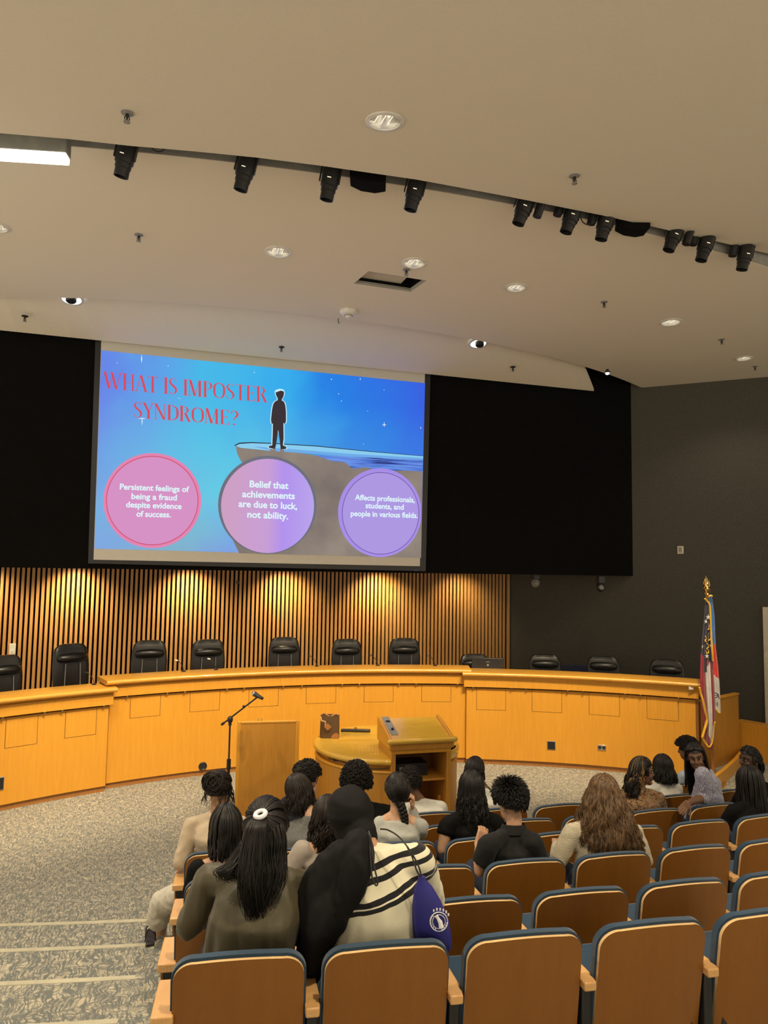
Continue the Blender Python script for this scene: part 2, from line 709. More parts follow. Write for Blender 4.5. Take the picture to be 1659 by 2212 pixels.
# slot upper lid
sd = MB()
rings = []
for xx in np.linspace(-7.5, 13.0, 40):
    yn, yf = arcY(SNC, SNR, xx), arcY(SFC, SFR, xx)
    rings.append([(xx, yn - 0.3, 7.62), (xx, yn - 0.3, 7.7), (xx, yf + 0.02, 7.7), (xx, yf + 0.02, 7.62)])
sd.loft(rings)
rings = []
for xx in np.linspace(-7.5, 13.0, 60):
    yf = arcY(SFC, SFR, xx)
    rings.append([(xx, yf - 0.012, ZC + 0.002), (xx, yf - 0.012, 7.62), (xx, yf + 0.02, 7.62), (xx, yf + 0.02, ZC + 0.002)])
sd.loft(rings)
struct(sd.build('ceiling_slot', M['slotgrey'], smooth=False))
# near ceiling, rising gently towards the stage
P0 = onz(830, 378, 6.92)
fwd2 = np.array((math.sin(YAW), math.cos(YAW)))
NSL = 0.13
def near_z(x, y):
    return 6.92 + NSL * ((x - P0[0]) * fwd2[0] + (y - P0[1]) * fwd2[1])
NNRM = unit((-NSL * fwd2[0], -NSL * fwd2[1], 1))
def on_near(u, v):
    return onpl(u, v, P0, NNRM)
edge_px = [(-260, 271), (-120, 280), (0, 288), (145, 300), (280, 315), (420, 327), (560, 341), (700, 359), (900, 388), (1100, 425), (1300, 465), (1500, 510), (1659, 548), (1800, 585), (1950, 630)]
ep = [on_near(u, v) for u, v in edge_px]
nc = MB()
rings = []
for e in ep:
    b = np.array((e[0], -6.0))
    zb = near_z(b[0], b[1])
    rings.append([(e[0], e[1], e[2]), (e[0], e[1], e[2] + 0.35), (b[0], b[1], zb + 0.35), (b[0], b[1], zb)])
nc.loft(rings)
near_ceiling = struct(nc.build('ceiling_near', M['ceiling'], smooth=False))
pl1 = on_near(831, 262)
r1 = 42 * proj(pl1)[2] / FPX * 0.80
cut = MB()
NX = unit(np.cross((0, 1, 0), NNRM))
NY = np.cross(NNRM, NX)
cut.lathe([(r1, -0.1), (r1, 0.24)], 28, pl1, NX, NY, NNRM, caps=True)
boolean_cut(near_ceiling, cut)
# sloped soffit over the screen
sf = MB()
ZS0, ZS1 = 7.42, 6.93
sfx = np.linspace(-7.0, 8.25, 40)
rings = []
ys_front = 12.28
for xx in sfx:
    f_ = (xx + 7.0) / 15.25
    xa = -7.0 + 13.75 * f_
    ya = arcY(AC, AR, xa) - 0.4
    rings.append([(xa, ya, ZS0), (xa, ya, ZS0 + 0.06), (xx, ys_front, ZS1 + 0.05), (xx, ys_front, ZS1)])
sf.loft(rings)
soffit = struct(sf.build('ceiling_soffit', M['ceiling'], smooth=False))
rf = MB()
rf.box((3, 5, 8.35), (24, 24, 0.2))  # unseen roof slab added to keep ambient light out from above
struct(rf.build('ceiling_light_stop', M['slotgrey'], smooth=False))

# ---- dais platform
DC = (2.25, 2.77)
dp = MB()
dp.arc(DC, 9.6, 12.9, -0.02, 0.55, math.radians(-42), math.radians(41), 40)
struct(dp.build('floor_dais', M['carpet'], smooth=False))

# ================================================================== CEILING FITTINGS
def downlight(p, r, label, X=(1, 0, 0), Y=(0, 1, 0), Z=(0, 0, 1), glow='glow_soft', power=DOWN_W, tilt=0):
    t = thing('downlight', p, label, 'ceiling light', 'recessed downlights')
    X, Y, Z = map(np.array, (X, Y, Z))
    m = MB()
    m.lathe([(r * 1.25, 0.0), (r * 1.25, -0.008), (r * 1.0, -0.014), (r * 0.985, 0.0)], 32, p, X, Y, Z)
    m.build('trim_ring', M['white'], t, loc=p)
    m = MB()
    m.lathe([(r * 0.98, 0.0), (r * 0.9, 0.06), (r * 0.72, 0.12), (r * 0.45, 0.16), (0.01, 0.17)], 32, p, X, Y, Z)
    m.build('reflector', M['reflector'], t, loc=p)
    m = MB()
    for s in (-0.3, 0.3):
        m.tube([p + Z * 0.16 + X * r * s, p + Z * 0.05 + X * r * s], r * 0.13, 10, True, True)
    for s in (-0.45, 0.0, 0.45):
        m.tube([p + Z * 0.03 + X * r * s - Y * r * 0.85, p + Z * 0.03 + X * r * s + Y * r * 0.85], 0.004, 5)
    m.build('bulb', M[glow], t, loc=p)
    if power:
        q = p - Z * 0.03
        lamp('SPOT', 'downlight_lamp', q, q - Z, power, (1, 0.84, 0.62), spot_size=math.radians(125), spot_blend=0.6, shadow_soft_size=0.09)
    return t


DLL = ['round white downlight left of centre on the middle ceiling', 'round white downlight just behind the open ceiling hatch',
       'round white downlight right of the open ceiling hatch', 'round white downlight second from the right wall',
       'small round downlight nearest the grey right wall', 'round downlight cut by the left picture edge']
for (p, r), lb in zip(dl_pos, DLL):
    downlight(p, r, lb)
downlight(pl1, r1, 'large round downlight on the nearest ceiling, in front of the slot', NX, NY, NNRM)


def sof_pt(u, v):
    # point on the soffit's underside
    a = np.array((0, arcY(AC, AR, 2.34) - 0.4, ZS0))
    n = unit(np.cross((1, 0, 0), np.array((0, ys_front, ZS1)) - a))
    return onpl(u, v, a, n), n if n[2] > 0 else -n


for (u, v, lb) in ((155, 645, 'bright adjustable downlight at the left, half hidden by the ceiling edge'), (1033, 741, 'bright adjustable downlight right of the screen top, at the ceiling edge')):
    p, n = sof_pt(u, v)
    X = np.array((1.0, 0, 0))
    Y = np.cross(n, X)
    r = 0.15
    t = thing('eyeball_light', p, lb, 'ceiling light')
    m = MB()
    m.lathe([(r * 1.15, 0.0), (r * 1.15, -0.01), (r * 0.9, -0.018), (r * 0.88, 0.0)], 32, p, X, Y, n)
    m.build('trim_ring', M['white'], t, loc=p)
    m = MB()
    m.lathe([(r * 0.9, -0.012), (0.005, -0.013)], 32, p, X, Y, n)
    m.build('lens', emis('bright lamp lens', (1, 0.97, 0.9), 3.0), t, loc=p)
    m = MB()
    m.lathe([(r * 0.5, -0.012), (r * 0.5, -0.07), (r * 0.42, -0.085), (0.004, -0.086)], 24, p - Y * 0.05, X, Y, n)
    m.build('lamp_barrel', M['black'], t, loc=p)
p = np.array(ond(1312, 806, 12.6))
t = thing('spot_bulb', p, 'tiny glowing bulb in the dark gap beside the soffit', 'ceiling light')
m = MB()
m.ell(p, (0.035, 0.035, 0.03))
m.build('bulb', M['glow'], t, loc=p)
m = MB()
m.lathe([(0.05, 0.03), (0.045, 0.0), (0.03, 0.05), (0.02, 0.07)], 16, p)
m.build('holder', M['black'], t, loc=p)

SPR = [(275, 249, 1, 'on the nearest ceiling at the left'), (1241, 385, 1, 'on the nearest ceiling at the right'), (300, 512, 0, 'left of the middle ceiling'),
       (878, 587, 0, 'beside the open hatch'), (1305, 657, 0, 'between the two right downlights'), (1559, 738, 0, 'above the grey wall, left of the last downlight'),
       (1631, 796, 0, 'nearest the grey right wall'), (54, 687, 2, 'on the soffit far left'), (608, 754, 2, 'on the soffit above the screen'), (1108, 797, 2, 'on the soffit right of the screen')]
for u, v, w_, lb in SPR:
    if w_ == 1:
        p = on_near(u, v - 6)
    elif w_ == 0:
        p = onz(u, v - 5, ZC)
    else:
        p = sof_pt(u, v - 4)[0]
    t = thing('sprinkler_head', p, 'small metal fire sprinkler ' + lb, 'sprinkler', 'ceiling fire sprinklers')
    m = MB()
    m.lathe([(0.048, 0.004), (0.048, -0.006), (0.02, -0.014), (0.006, -0.014)], 20, p)
    m.build('escutcheon', M['grey'] if w_ != 2 else M['black'], t, loc=p)
    m = MB()
    m.lathe([(0.013, -0.01), (0.013, -0.035), (0.008, -0.04), (0.008, -0.07)], 10, p)
    for s in (-1, 1):
        m.tube([p + np.array((s * 0.012, 0, -0.03)), p + np.array((s * 0.02, 0, -0.05)), p + np.array((s * 0.006, 0, -0.075))], 0.004, 6)
    m.build('frame', M['blackmetal'], t, loc=p)
    m = MB()
    m.lathe([(0.026, -0.074), (0.026, -0.08), (0.004, -0.082)], 16, p)
    m.build('deflector', M['grey'], t, loc=p)

p = onz(753, 671, ZC)
t = thing('smoke_detector', p, 'round white smoke detector below the open ceiling hatch', 'smoke detector')
m = MB()
m.lathe([(0.13, 0.0), (0.135, -0.02), (0.11, -0.06), (0.07, -0.075)], 28, p, caps=True)
m.build('housing', M['white'], t, loc=p)
m = MB()
m.lathe([(0.05, -0.07), (0.05, -0.10), (0.03, -0.115), (0.005, -0.117)], 20, p)
m.build('sensor_cap', M['white'], t, loc=p)
m = MB()
m.lathe([(0.062, -0.074), (0.062, -0.082), (0.05, -0.084)], 20, p)
m.build('vent_ring', M['grey'], t, loc=p)
p = onz(731, 688, ZC)
m = MB()
m.tube([p, p + np.array((0, 0, -0.06)), p + np.array((0.012, 0, -0.075)), p + np.array((0.02, 0, -0.06))], 0.006, 6)
tag(m.build('ceiling_hook', M['blackmetal'], loc=p), 'small dark hook on the ceiling edge beside the smoke detector', 'hook')

# hatch contents
hc_ = sum(hatch) / 4
t = thing('ceiling_hatch', hc_, 'open rectangular ceiling hatch showing dark void and wires', 'hatch')
m = MB()
for i in range(4):
    a, b = hatch[i], hatch[(i + 1) % 4]
    m.tube([a + np.array((0, 0, 0.02)), b + np.array((0, 0, 0.02))], 0.022, 4)
m.build('rim', M['slotgrey'], t, loc=hc_)
m = MB()
hx = unit(hatch[1] - hatch[0])
hy = unit(np.cross((0, 0, 1), hx))
m.box(hc_ + np.array((0, 0, 0.9)) - hy * 0.1, (2.6, 2.6, 0.02), hx, hy)  # black panels added to stand in for the darkness of the void
for i in range(4):
    a, b = hatch[i], hatch[(i + 1) % 4]
    a2, b2 = a + (hc_ - a) * 0.03, b + (hc_ - b) * 0.03
    m.add([a2 + np.array((0, 0, 0.045)), b2 + np.array((0, 0, 0.045)), b2 + np.array((0, 0, 0.9)), a2 + np.array((0, 0, 0.9))], [(0, 1, 2, 3)])
m.build('void_shade_panels', M['matteblack'], t, loc=hc_)
m = MB()
m.box(hc_ + np.array((0, 0, 0.10)) - hx * 0.10 + hy * 0.09, (0.66, 0.28, 0.02), hx, hy)
m.build('board', M['screen'], t, loc=hc_)
m = MB()
m.tube([hc_ + np.array((0, 0, 0.45)) - hx * 0.25, hc_ + np.array((0, 0, 0.2)) - hx * 0.15, hc_ + np.array((0, 0, 0.3)) - hx * 0.1, hc_ + np.array((0, 0, 0.12)) - hx * 0.06], 0.012, 6)
m.tube([hc_ + np.array((0, 0, 0.42)) + hx * 0.35 - hy * 0.35, hc_ + np.array((0, 0, 0.1)) + hx * 0.4 + hy * 0.1], 0.014, 6)
m.build('cable', M['grey'], t, loc=hc_)

# ---- track heads in the slot
TC, TR = (3.3, 29.7), 23.42
HEADS = [((276, 316), (261, 382), 'leftmost black spotlight, next to the linear lamp', 0), ((536, 344), (519, 411), 'black spotlight second from the left in the slot', 0),
         ((717, 368), (705, 432), 'black spotlight just left of the first flat box', 0), ((901, 394), (886, 454), 'black spotlight right of the first flat box', 0),
         ((1138, 432), (1119, 484), 'black spotlight with a side barrel, fifth from the left', 1), ((1240, 450), (1222, 502), 'black spotlight just left of the hanging cable loop', -1),
         ((1311, 466), (1298, 518), 'black spotlight left of the second flat box', -1), ((1462, 494), (1444, 541), 'black spotlight just right of the second flat box', 1),
         ((1529, 512), (1514, 563), 'black spotlight second from the right end of the slot', -1), ((1613, 536), (1602, 583), 'rightmost black spotlight in the slot', -1)]
desk_targets = []
for i, ((u0, v0), (u1, v1), lb, side) in enumerate(HEADS):
    a, b = oncyl(u0, v0, TC, TR, False), oncyl(u1, v1, TC, TR - 0.05, False)
    t = thing('track_spotlight', a, lb, 'spotlight', 'black spotlights along the ceiling slot')
    ax = unit(b - a)
    L = np.linalg.norm(b - a)
    Xh = unit(np.cross(ax, FW))
    Yh = np.cross(ax, Xh)
    m = MB()
    m.box(a + np.array((0, 0, 0.24)), (0.10, 0.10, 0.5), Xh, unit(np.cross((0, 0, 1), Xh)), (0, 0, 1))
    m.build('mounting_stem', M['black'], t, loc=a)
    m = MB()
    r = 0.083
    m.lathe([(0.01, -0.03), (r * 0.9, -0.03), (r, 0.0), (r, L * 0.55), (r * 0.86, L * 0.56)], 24, a, Xh, Yh, ax)
    m.build('lamp_body', M['black'], t, loc=a, ang=30)
    m = MB()
    m.lathe([(r * 0.86, L * 0.55), (r * 0.86, L * 0.72), (r * 0.78, L * 0.73), (r * 0.78, L), (r * 0.7, L), (r * 0.7, L * 0.8), (0.004, L * 0.8)], 24, a, Xh, Yh, ax)
    m.build('barrel', M['blackmetal'], t, loc=a, ang=30)
    for s in (-1, 1):
        m = MB()
        m.box(a + Xh * s * (r + 0.01) + ax * L * 0.22 + np.array((0, 0, 0.03)), (0.012, 0.04, L * 0.6), Xh, Yh, ax)
        m.build('yoke_arm', M['blackmetal'], t, loc=a, bevel=0.003)
    m = MB()
    m.box(a + ax * L * 0.36 - FW * (r + 0.001), (0.035, 0.008, 0.005), Xh, -FW)  # glowing strip put in for the small glint on the black body
    m.build('painted_glint', emis('warm painted glint', (1, 0.8, 0.5), 1.5), t, loc=a)
    if side:
        q = a + Xh * (-side) * 0.15 if np.dot(Xh, R2) < 0 else a + Xh * side * 0.15
        m = MB()
        m.tube([q - ax * 0.1, q + ax * L * 0.42 + np.array((0, 0, -0.02))], 0.045, 12)
        m.build('side_barrel', M['black'], t, loc=a)
for (u, v, wpx, lb) in ((795, 386, 78, 'first flat black box hanging in the ceiling slot, among the left spotlights'), (1366, 486, 64, 'second flat black box hanging in the ceiling slot, among the right spotlights')):
    c = oncyl(u, v, TC, TR - 0.05, False)
    sc = proj(c)[2] / FPX
    t = thing('projector_box', c, lb, 'box')
    tang = unit(R2 * 1.0 - UP * 0.16)
    nrm = np.cross(tang, (0, 0, 1))
    m = MB()
    hw = wpx * sc / 2
    m.prism([(-hw, 0.07), (-hw, -0.05), (-hw * 0.4, -0.085), (hw * 0.4, -0.085), (hw, -0.05), (hw, 0.07)], 0.2, c - nrm * 0.10, tang, (0, 0, 1), nrm)
    m.build('housing', M['matteblack'], t, loc=c, bevel=0.006)
    m = MB()
    m.box(c + np.array((0, 0, 0.16)), (hw * 0.8, 0.1, 0.18), tang, nrm)
    m.build('bracket', M['blackmetal'], t, loc=c)
for (u, v, lb) in ((343, 320, 'thin dark cable loop beside the leftmost spotlight'), (1270, 478, 'thin dark cable loop between two right spotlights')):
    c = oncyl(u, v, TC, TR, False)
    m = MB()
    m.tube([c + R2 * (0.075 * math.cos(a)) + np.array((0, 0, 0.05 - 0.085 * math.sin(a))) for a in np.linspace(0, PI, 14)], 0.006, 6)
    tag(m.build('cable_loop', M['blackmetal'], loc=c), lb, 'cable')

# linear fixture
a, b = oncyl(-260, 322, TC, TR, False), oncyl(148, 330, TC, TR, False)
t = thing('linear_lamp', b, 'grey linear lamp with a bright white underside, hanging in the slot', 'lamp')
d = unit((b - a) * np.array((1, 1, 0)))
nn = np.cross(d, (0, 0, 1))
z1 = ond(148, 330, proj(b)[2])[2]
L = np.linalg.norm(b - a)
mid = (a + b) / 2
mid[2] = b[2]
m = MB()
m.box(mid + np.array((0, 0, 0.035)), (L, 0.12, 0.13), d, nn)
m.build('housing', M['slotgrey'], t, loc=b, bevel=0.006)
m = MB()
m.box(mid + np.array((0, 0, -0.06)), (L - 0.01, 0.11, 0.065), d, nn)
m.build('lens', M['tube'], t, loc=b, bevel=0.01)
m = MB()
for s in (L / 2 - 0.06, -L / 2 + 0.3):
    m.tube([mid + d * s + np.array((0, 0, 0.08)), mid + d * s + np.array((0, 0, 0.6))], 0.012, 8)
m.build('hanger', M['grey'], t, loc=b)
lamp('AREA', 'linear_lamp_light', mid + np.array((0, 0, -0.11)), mid + np.array((0, 0, -2)), 60, (1, 0.95, 0.82), shape='RECTANGLE', size=float(L), size_y=0.1)

# ================================================================== SCREEN
YSC = 12.33
SCN = np.array((0, -1.0, 0))
t = thing('projection_screen', ony(560, 1216, YSC), 'large projection screen showing the blue imposter syndrome slide', 'screen')
scr = t
SL = t.location.copy()


def wq(mb, pts, dy, thick=0.0):
    """flat polygon at the screen plane, dy in front of it"""
    P = [ony(u, v, YSC) + np.array((0, -dy, 0)) for u, v in pts]
    mb.add(P, [tuple(range(len(P)))])


def zpx(x, y):
    return 180 + x / 2.183, 700 + y / 2.183


def zp(l):
    return [zpx(*p) for p in l]


m = MB()
c = [ony(u, v, YSC) for u, v in ((207, 700), (931, 780), (920, 1234), (190, 1217))]
P = c + [q + np.array((0, 0.045, 0)) for q in c]
m.add([q + np.array((0, 0.01, 0)) for q in P], [(0, 1, 2, 3), (4, 7, 6, 5), (0, 4, 5, 1), (1, 5, 6, 2), (2, 6, 7, 3), (3, 7, 4, 0)])
m.build('casing', M['black'], t, loc=SL, smooth=False)
m = MB()
wq(m, [(219, 728), (918, 800), (907, 1223), (202, 1209)], 0.002)
m.build('screen_cloth', M['screen'], t, loc=SL, smooth=False, fix=False)


def slide_mat():
    k = NT('projected slide sky')
    v = k.coord((1, 1, 1))
    sx = k.n('ShaderNodeSeparateXYZ')
    k.l(v, sx.inputs[0])
    p0, p1 = ony(219, 757, YSC), ony(918, 828, YSC)
    x0, x1 = p0[0] - SL[0], p1[0] - SL[0]
    q = ony(560, 1195, YSC)[2] - SL[2]
    h = p0[2] - SL[2] - q
    fx = k.math('DIVIDE', k.math('SUBTRACT', sx.outputs[0], x0), x1 - x0)
    fz = k.math('DIVIDE', k.math('SUBTRACT', sx.outputs[2], q), h)
    nz = k.noise(v, 0.7, 3, 0.5, 0.3)
    fxn = k.math('ADD', fx, k.math('MULTIPLY', k.math('SUBTRACT', nz, 0.5), 0.35))
    topc = k.ramp(fxn, [(0.0, lin(104, 130, 232)), (0.14, lin(96, 160, 232)), (0.34, lin(72, 185, 232)), (0.55, lin(56, 172, 236)), (0.72, lin(42, 128, 228)), (1.0, lin(58, 98, 226))])
    botc = k.ramp(fxn, [(0.0, lin(120, 172, 228)), (0.2, lin(112, 196, 226)), (0.36, lin(104, 205, 228)), (0.5, lin(104, 180, 224)), (0.8, lin(70, 150, 226)), (1.0, lin(70, 130, 226))])
    mid = k.mix(k.ramp(fz, [(0.25, (0, 0, 0)), (0.85, (1, 1, 1))]), botc, topc)
    low = k.ramp(fxn, [(0.0, lin(128, 168, 224)), (0.25, lin(130, 178, 204)), (0.36, lin(126, 160, 228)), (0.5, lin(135, 175, 200)), (1.0, lin(140, 150, 170))])
    fin = k.mix(k.ramp(fz, [(0.0, (1, 1, 1)), (0.32, (0, 0, 0))]), mid, low)
    k.base((0, 0, 0))
    k.set(0.9, 0, 0)
    k.l(fin, k.b.inputs['Emission Color'])
    k.b.inputs['Emission Strength'].default_value = 1.0
    return k.m


m = MB()
wq(m, [(219, 757), (918, 828), (909, 1204), (204, 1185)], 0.006)
m.build('slide_sky', slide_mat(), t, loc=SL, smooth=False, fix=False)


def flat(name, pts, dy, mat):
    mb = MB()
    wq(mb, pts, dy)
    return mb.build(name, mat, t, loc=SL, smooth=False, fix=False)


# cliff
cl = [(718, 575), (726, 615), (745, 650), (790, 690), (700, 1010), (735, 1080), (1592, 1102), (1600, 690), (1420, 692), (1270, 660), (1140, 625), (1000, 606), (820, 588)]
k = NT('projected cliff shadow')
v = k.coord()
k.base((0, 0, 0))
k.set(0.9, 0, 0)
k.l(k.ramp(k.noise(v, 1.2, 4), [(0.3, lin(122, 110, 106)), (0.7, lin(150, 138, 126))]), k.b.inputs['Emission Color'])
k.b.inputs['Emission Strength'].default_value = 1.0
cliff_m = k.m
flat('cliff', zp(cl), 0.010, cliff_m)
k = NT('projected water strokes')
v = k.coord((0.6, 1, 16), rot=(0, 0.03, 0))
k.base((0, 0, 0))
k.set(0.9, 0, 0)
k.l(k.ramp(k.noise(v, 2.0, 3), [(0.36, lin(46, 56, 120)), (0.46, lin(84, 120, 214)), (0.6, lin(110, 150, 230))]), k.b.inputs['Emission Color'])
k.b.inputs['Emission Strength'].default_value = 1.0
flat('water', zp([(1090, 618), (1250, 625), (1600, 638), (1598, 696), (1500, 690), (1420, 697), (1330, 676), (1270, 682), (1230, 652), (1170, 646)]), 0.012, k.m)
flat('cliff_rim', zp([(716, 576), (735, 566), (790, 562), (900, 566), (1100, 578), (1350, 603), (1602, 624), (1602, 622), (1350, 600), (1100, 574), (900, 562), (790, 557), (735, 560), (712, 572)]), 0.014, emis('projected ink', lin(46, 52, 66)))
flat('cliff_top', zp([(718, 575), (735, 566), (790, 562), (900, 566), (1100, 578), (1350, 603), (1602, 624), (1600, 640), (1350, 630), (1180, 620), (1060, 610), (900, 600), (800, 590), (740, 584)]), 0.013, emis('projected pale blue', lin(138, 205, 240)))
flat('cliff_top_tint', zp([(800, 578), (1000, 592), (1250, 612), (1602, 632), (1600, 640), (1250, 626), (1060, 610), (900, 600)]), 0.015, emis('projected mid blue', lin(112, 172, 232)))


def ellpts(cx, cy, rx, ry, n=56, a0=0, a1=2 * PI):
    return [(cx + rx * math.cos(a0 + (a1 - a0) * i / n), cy + ry * math.sin(a0 + (a1 - a0) * i / n)) for i in range(n)]


def ringpx(name, cx, cy, rx, ry, wd, dy, mat):
    mb = MB()
    P = []
    n = 64
    for i in range(n):
        a = 2 * PI * i / n
        for k_ in (0, wd):
            u, v = zpx(cx + (rx - k_) * math.cos(a), cy + (ry - k_) * math.sin(a))
            P.append(ony(u, v, YSC) + np.array((0, -dy, 0)))
    mb.add(P, [(2 * i, 2 * i + 1, (2 * i + 3) % (2 * n), (2 * i + 2) % (2 * n)) for i in range(n)])
    return mb.build(name, mat, t, loc=SL, smooth=False, fix=False)


flat('left_disc', zp(ellpts(325, 833, 231, 224)), 0.018, emis('projected pink', lin(226, 134, 178)))
ringpx('left_disc_line', 325, 833, 218, 211, 5, 0.022, emis('projected rose line', lin(212, 92, 126)))
flat('left_disc_face', zp(ellpts(325, 833, 213, 206)), 0.020, emis('projected mauve', lin(214, 146, 196)))
flat('middle_disc', zp(ellpts(867, 853, 232, 231)), 0.018, emis('projected grey rim', lin(112, 112, 126)))


def grad_mat():
    k = NT('projected lilac gradient')
    v = k.coord()
    sx = k.n('ShaderNodeSeparateXYZ')
    k.l(v, sx.inputs[0])
    u0, u1 = zpx(655, 850), zpx(1085, 850)
    x0, x1 = ony(*u0, YSC)[0] - SL[0], ony(*u1, YSC)[0] - SL[0]
    fx = k.math('DIVIDE', k.math('SUBTRACT', sx.outputs[0], x0), x1 - x0)
    k.base((0, 0, 0))
    k.set(0.9, 0, 0)
    k.l(k.ramp(fx, [(0.1, lin(206, 160, 198)), (0.5, lin(200, 158, 214)), (0.66, lin(178, 146, 238)), (1.0, lin(186, 164, 236))]), k.b.inputs['Emission Color'])
    k.b.inputs['Emission Strength'].default_value = 1.0
    return k.m


flat('middle_disc_face', zp(ellpts(868, 858, 219, 222)), 0.020, grad_mat())
rd = [(min(x, 1591), y) for x, y in ellpts(1397, 890, 197, 209, 72)]
flat('right_disc', zp(rd), 0.018, emis('projected violet', lin(168, 142, 230)))
flat('right_disc_face', zp([(min(x, 1590), y) for x, y in ellpts(1400, 893, 181, 193, 72)]), 0.020, emis('projected light violet', lin(174, 152, 226)))
ringpx('right_disc_line', 1400, 893, 182, 194, 3, 0.022, emis('projected violet line', lin(104, 84, 160)))

# standing figure: generic silhouette with pale halo
fig = [(908, 336), (905, 322), (912, 312), (925, 309), (940, 312), (946, 324), (944, 340), (938, 352), (934, 360), (946, 368), (952, 385), (955, 415), (955, 458), (950, 474), (943, 466), (944, 540), (940, 572), (957, 582), (955, 590), (930, 592), (925, 545), (918, 500), (912, 545), (906, 580), (900, 590), (874, 584), (873, 578), (890, 572), (892, 520), (893, 470), (887, 472), (884, 452), (889, 405), (894, 380), (903, 366), (915, 360), (916, 352)]
cxf, cyf = 920, 450
halo = [(cxf + (x - cxf) * 1.0 + (4 if x > cxf else -4), cyf + (y - cyf) * 1.012) for x, y in fig]
flat('figure_halo', zp(halo), 0.016, emis('projected halo', lin(206, 240, 250)))
flat('standing_figure', zp(fig), 0.018, emis('projected silhouette', lin(60, 52, 56)))
flat('figure_hair', zp([(906, 324), (910, 312), (925, 306), (942, 310), (949, 322), (944, 318), (930, 315), (915, 320)]), 0.019, emis('projected halo hair', lin(206, 240, 250)))
flat('figure_foot_shadow', zp([(880, 590), (906, 585), (906, 604), (880, 604)]), 0.016, cliff_m)
flat('figure_shadow', zp([(928, 590), (946, 592), (946, 606), (928, 606)]), 0.016, cliff_m)
# stars
star_m = emis('projected star', lin(235, 250, 252))
mb = MB()
for (x, y, w_, h_) in ((275, 165, 5, 42), (277, 460, 4, 40), (277, 446, 42, 4), (1418, 474, 4, 26), (1418, 476, 24, 4), (1305, 260, 3, 14), (160, 184, 5, 5), (400, 198, 5, 5), (806, 229, 5, 5), (1169, 261, 6, 6), (1203, 330, 5, 5), (1216, 364, 5, 5), (1417, 312, 4, 4), (1340, 411, 4, 4), (1320, 567, 4, 4), (1590, 490, 4, 10), (448, 351, 5, 4), (456, 352, 4, 4)):
    wq(mb, zp([(x - w_ / 2, y), (x, y - h_ / 2), (x + w_ / 2, y), (x, y + h_ / 2)]), 0.012)
mb.build('stars', star_m, t, loc=SL, smooth=False, fix=False)

# captions
def text_mesh(body, bold=0.012):
    cu = bpy.data.curves.new('t', 'FONT')
    cu.body = body
    cu.size = 1.0
    cu.offset = bold
    cu.resolution_u = 4
    o = bpy.data.objects.new('t', cu)
    COL.objects.link(o)
    me = evaluated(o)
    vs = np.array([v.co[:] for v in me.vertices])
    fs = [tuple(p.vertices) for p in me.polygons]
    bpy.data.objects.remove(o)
    bpy.data.meshes.remove(me)
    return vs, fs


def caption(name, lines, mat, bold=0.028):
    for body, (xl, yl), (xr, yr), xh in lines:
        mb = MB()
        vs, fs = text_mesh(body, bold)
        a = ony(*zpx(xl, yl), YSC)
        b = ony(*zpx(xr, yr), YSC)
        hgt = ony(*zpx(xl, yl - xh), YSC)[2] - a[2]
        x0, x1 = vs[:, 0].min(), vs[:, 0].max()
        P = []
        for q in vs:
            f = (q[0] - x0) / (x1 - x0)
            pt = a + (b - a) * f
            P.append((pt[0], YSC - 0.026, pt[2] + q[1] / 0.7 * hgt))
        mb.add(P, fs)
        mb.build(name, mat, t, loc=SL, smooth=False, fix=False)


cap_m = emis('projected caption white', lin(222, 244, 250))
caption('caption_line', [('Persistent feelings of', (172, 780), (498, 793), 27), ('being a fraud', (226, 825), (441, 832), 27), ('despite evidence', (201, 864), (463, 873), 27), ('of success.', (250, 908), (412, 912), 27)], cap_m)
caption('caption_line', [('Belief that', (783, 769), (966, 778), 31), ('achievements', (748, 816), (996, 826), 31), ('are due to luck,', (731, 862), (1007, 874), 31), ('not ability.', (772, 912), (965, 921), 31)], cap_m)
caption('caption_line', [('Affects professionals,', (1279, 829), (1561, 842), 25), ('students, and', (1329, 868), (1509, 876), 25), ('people in various fields.', (1259, 905), (1575, 915), 25)], cap_m)

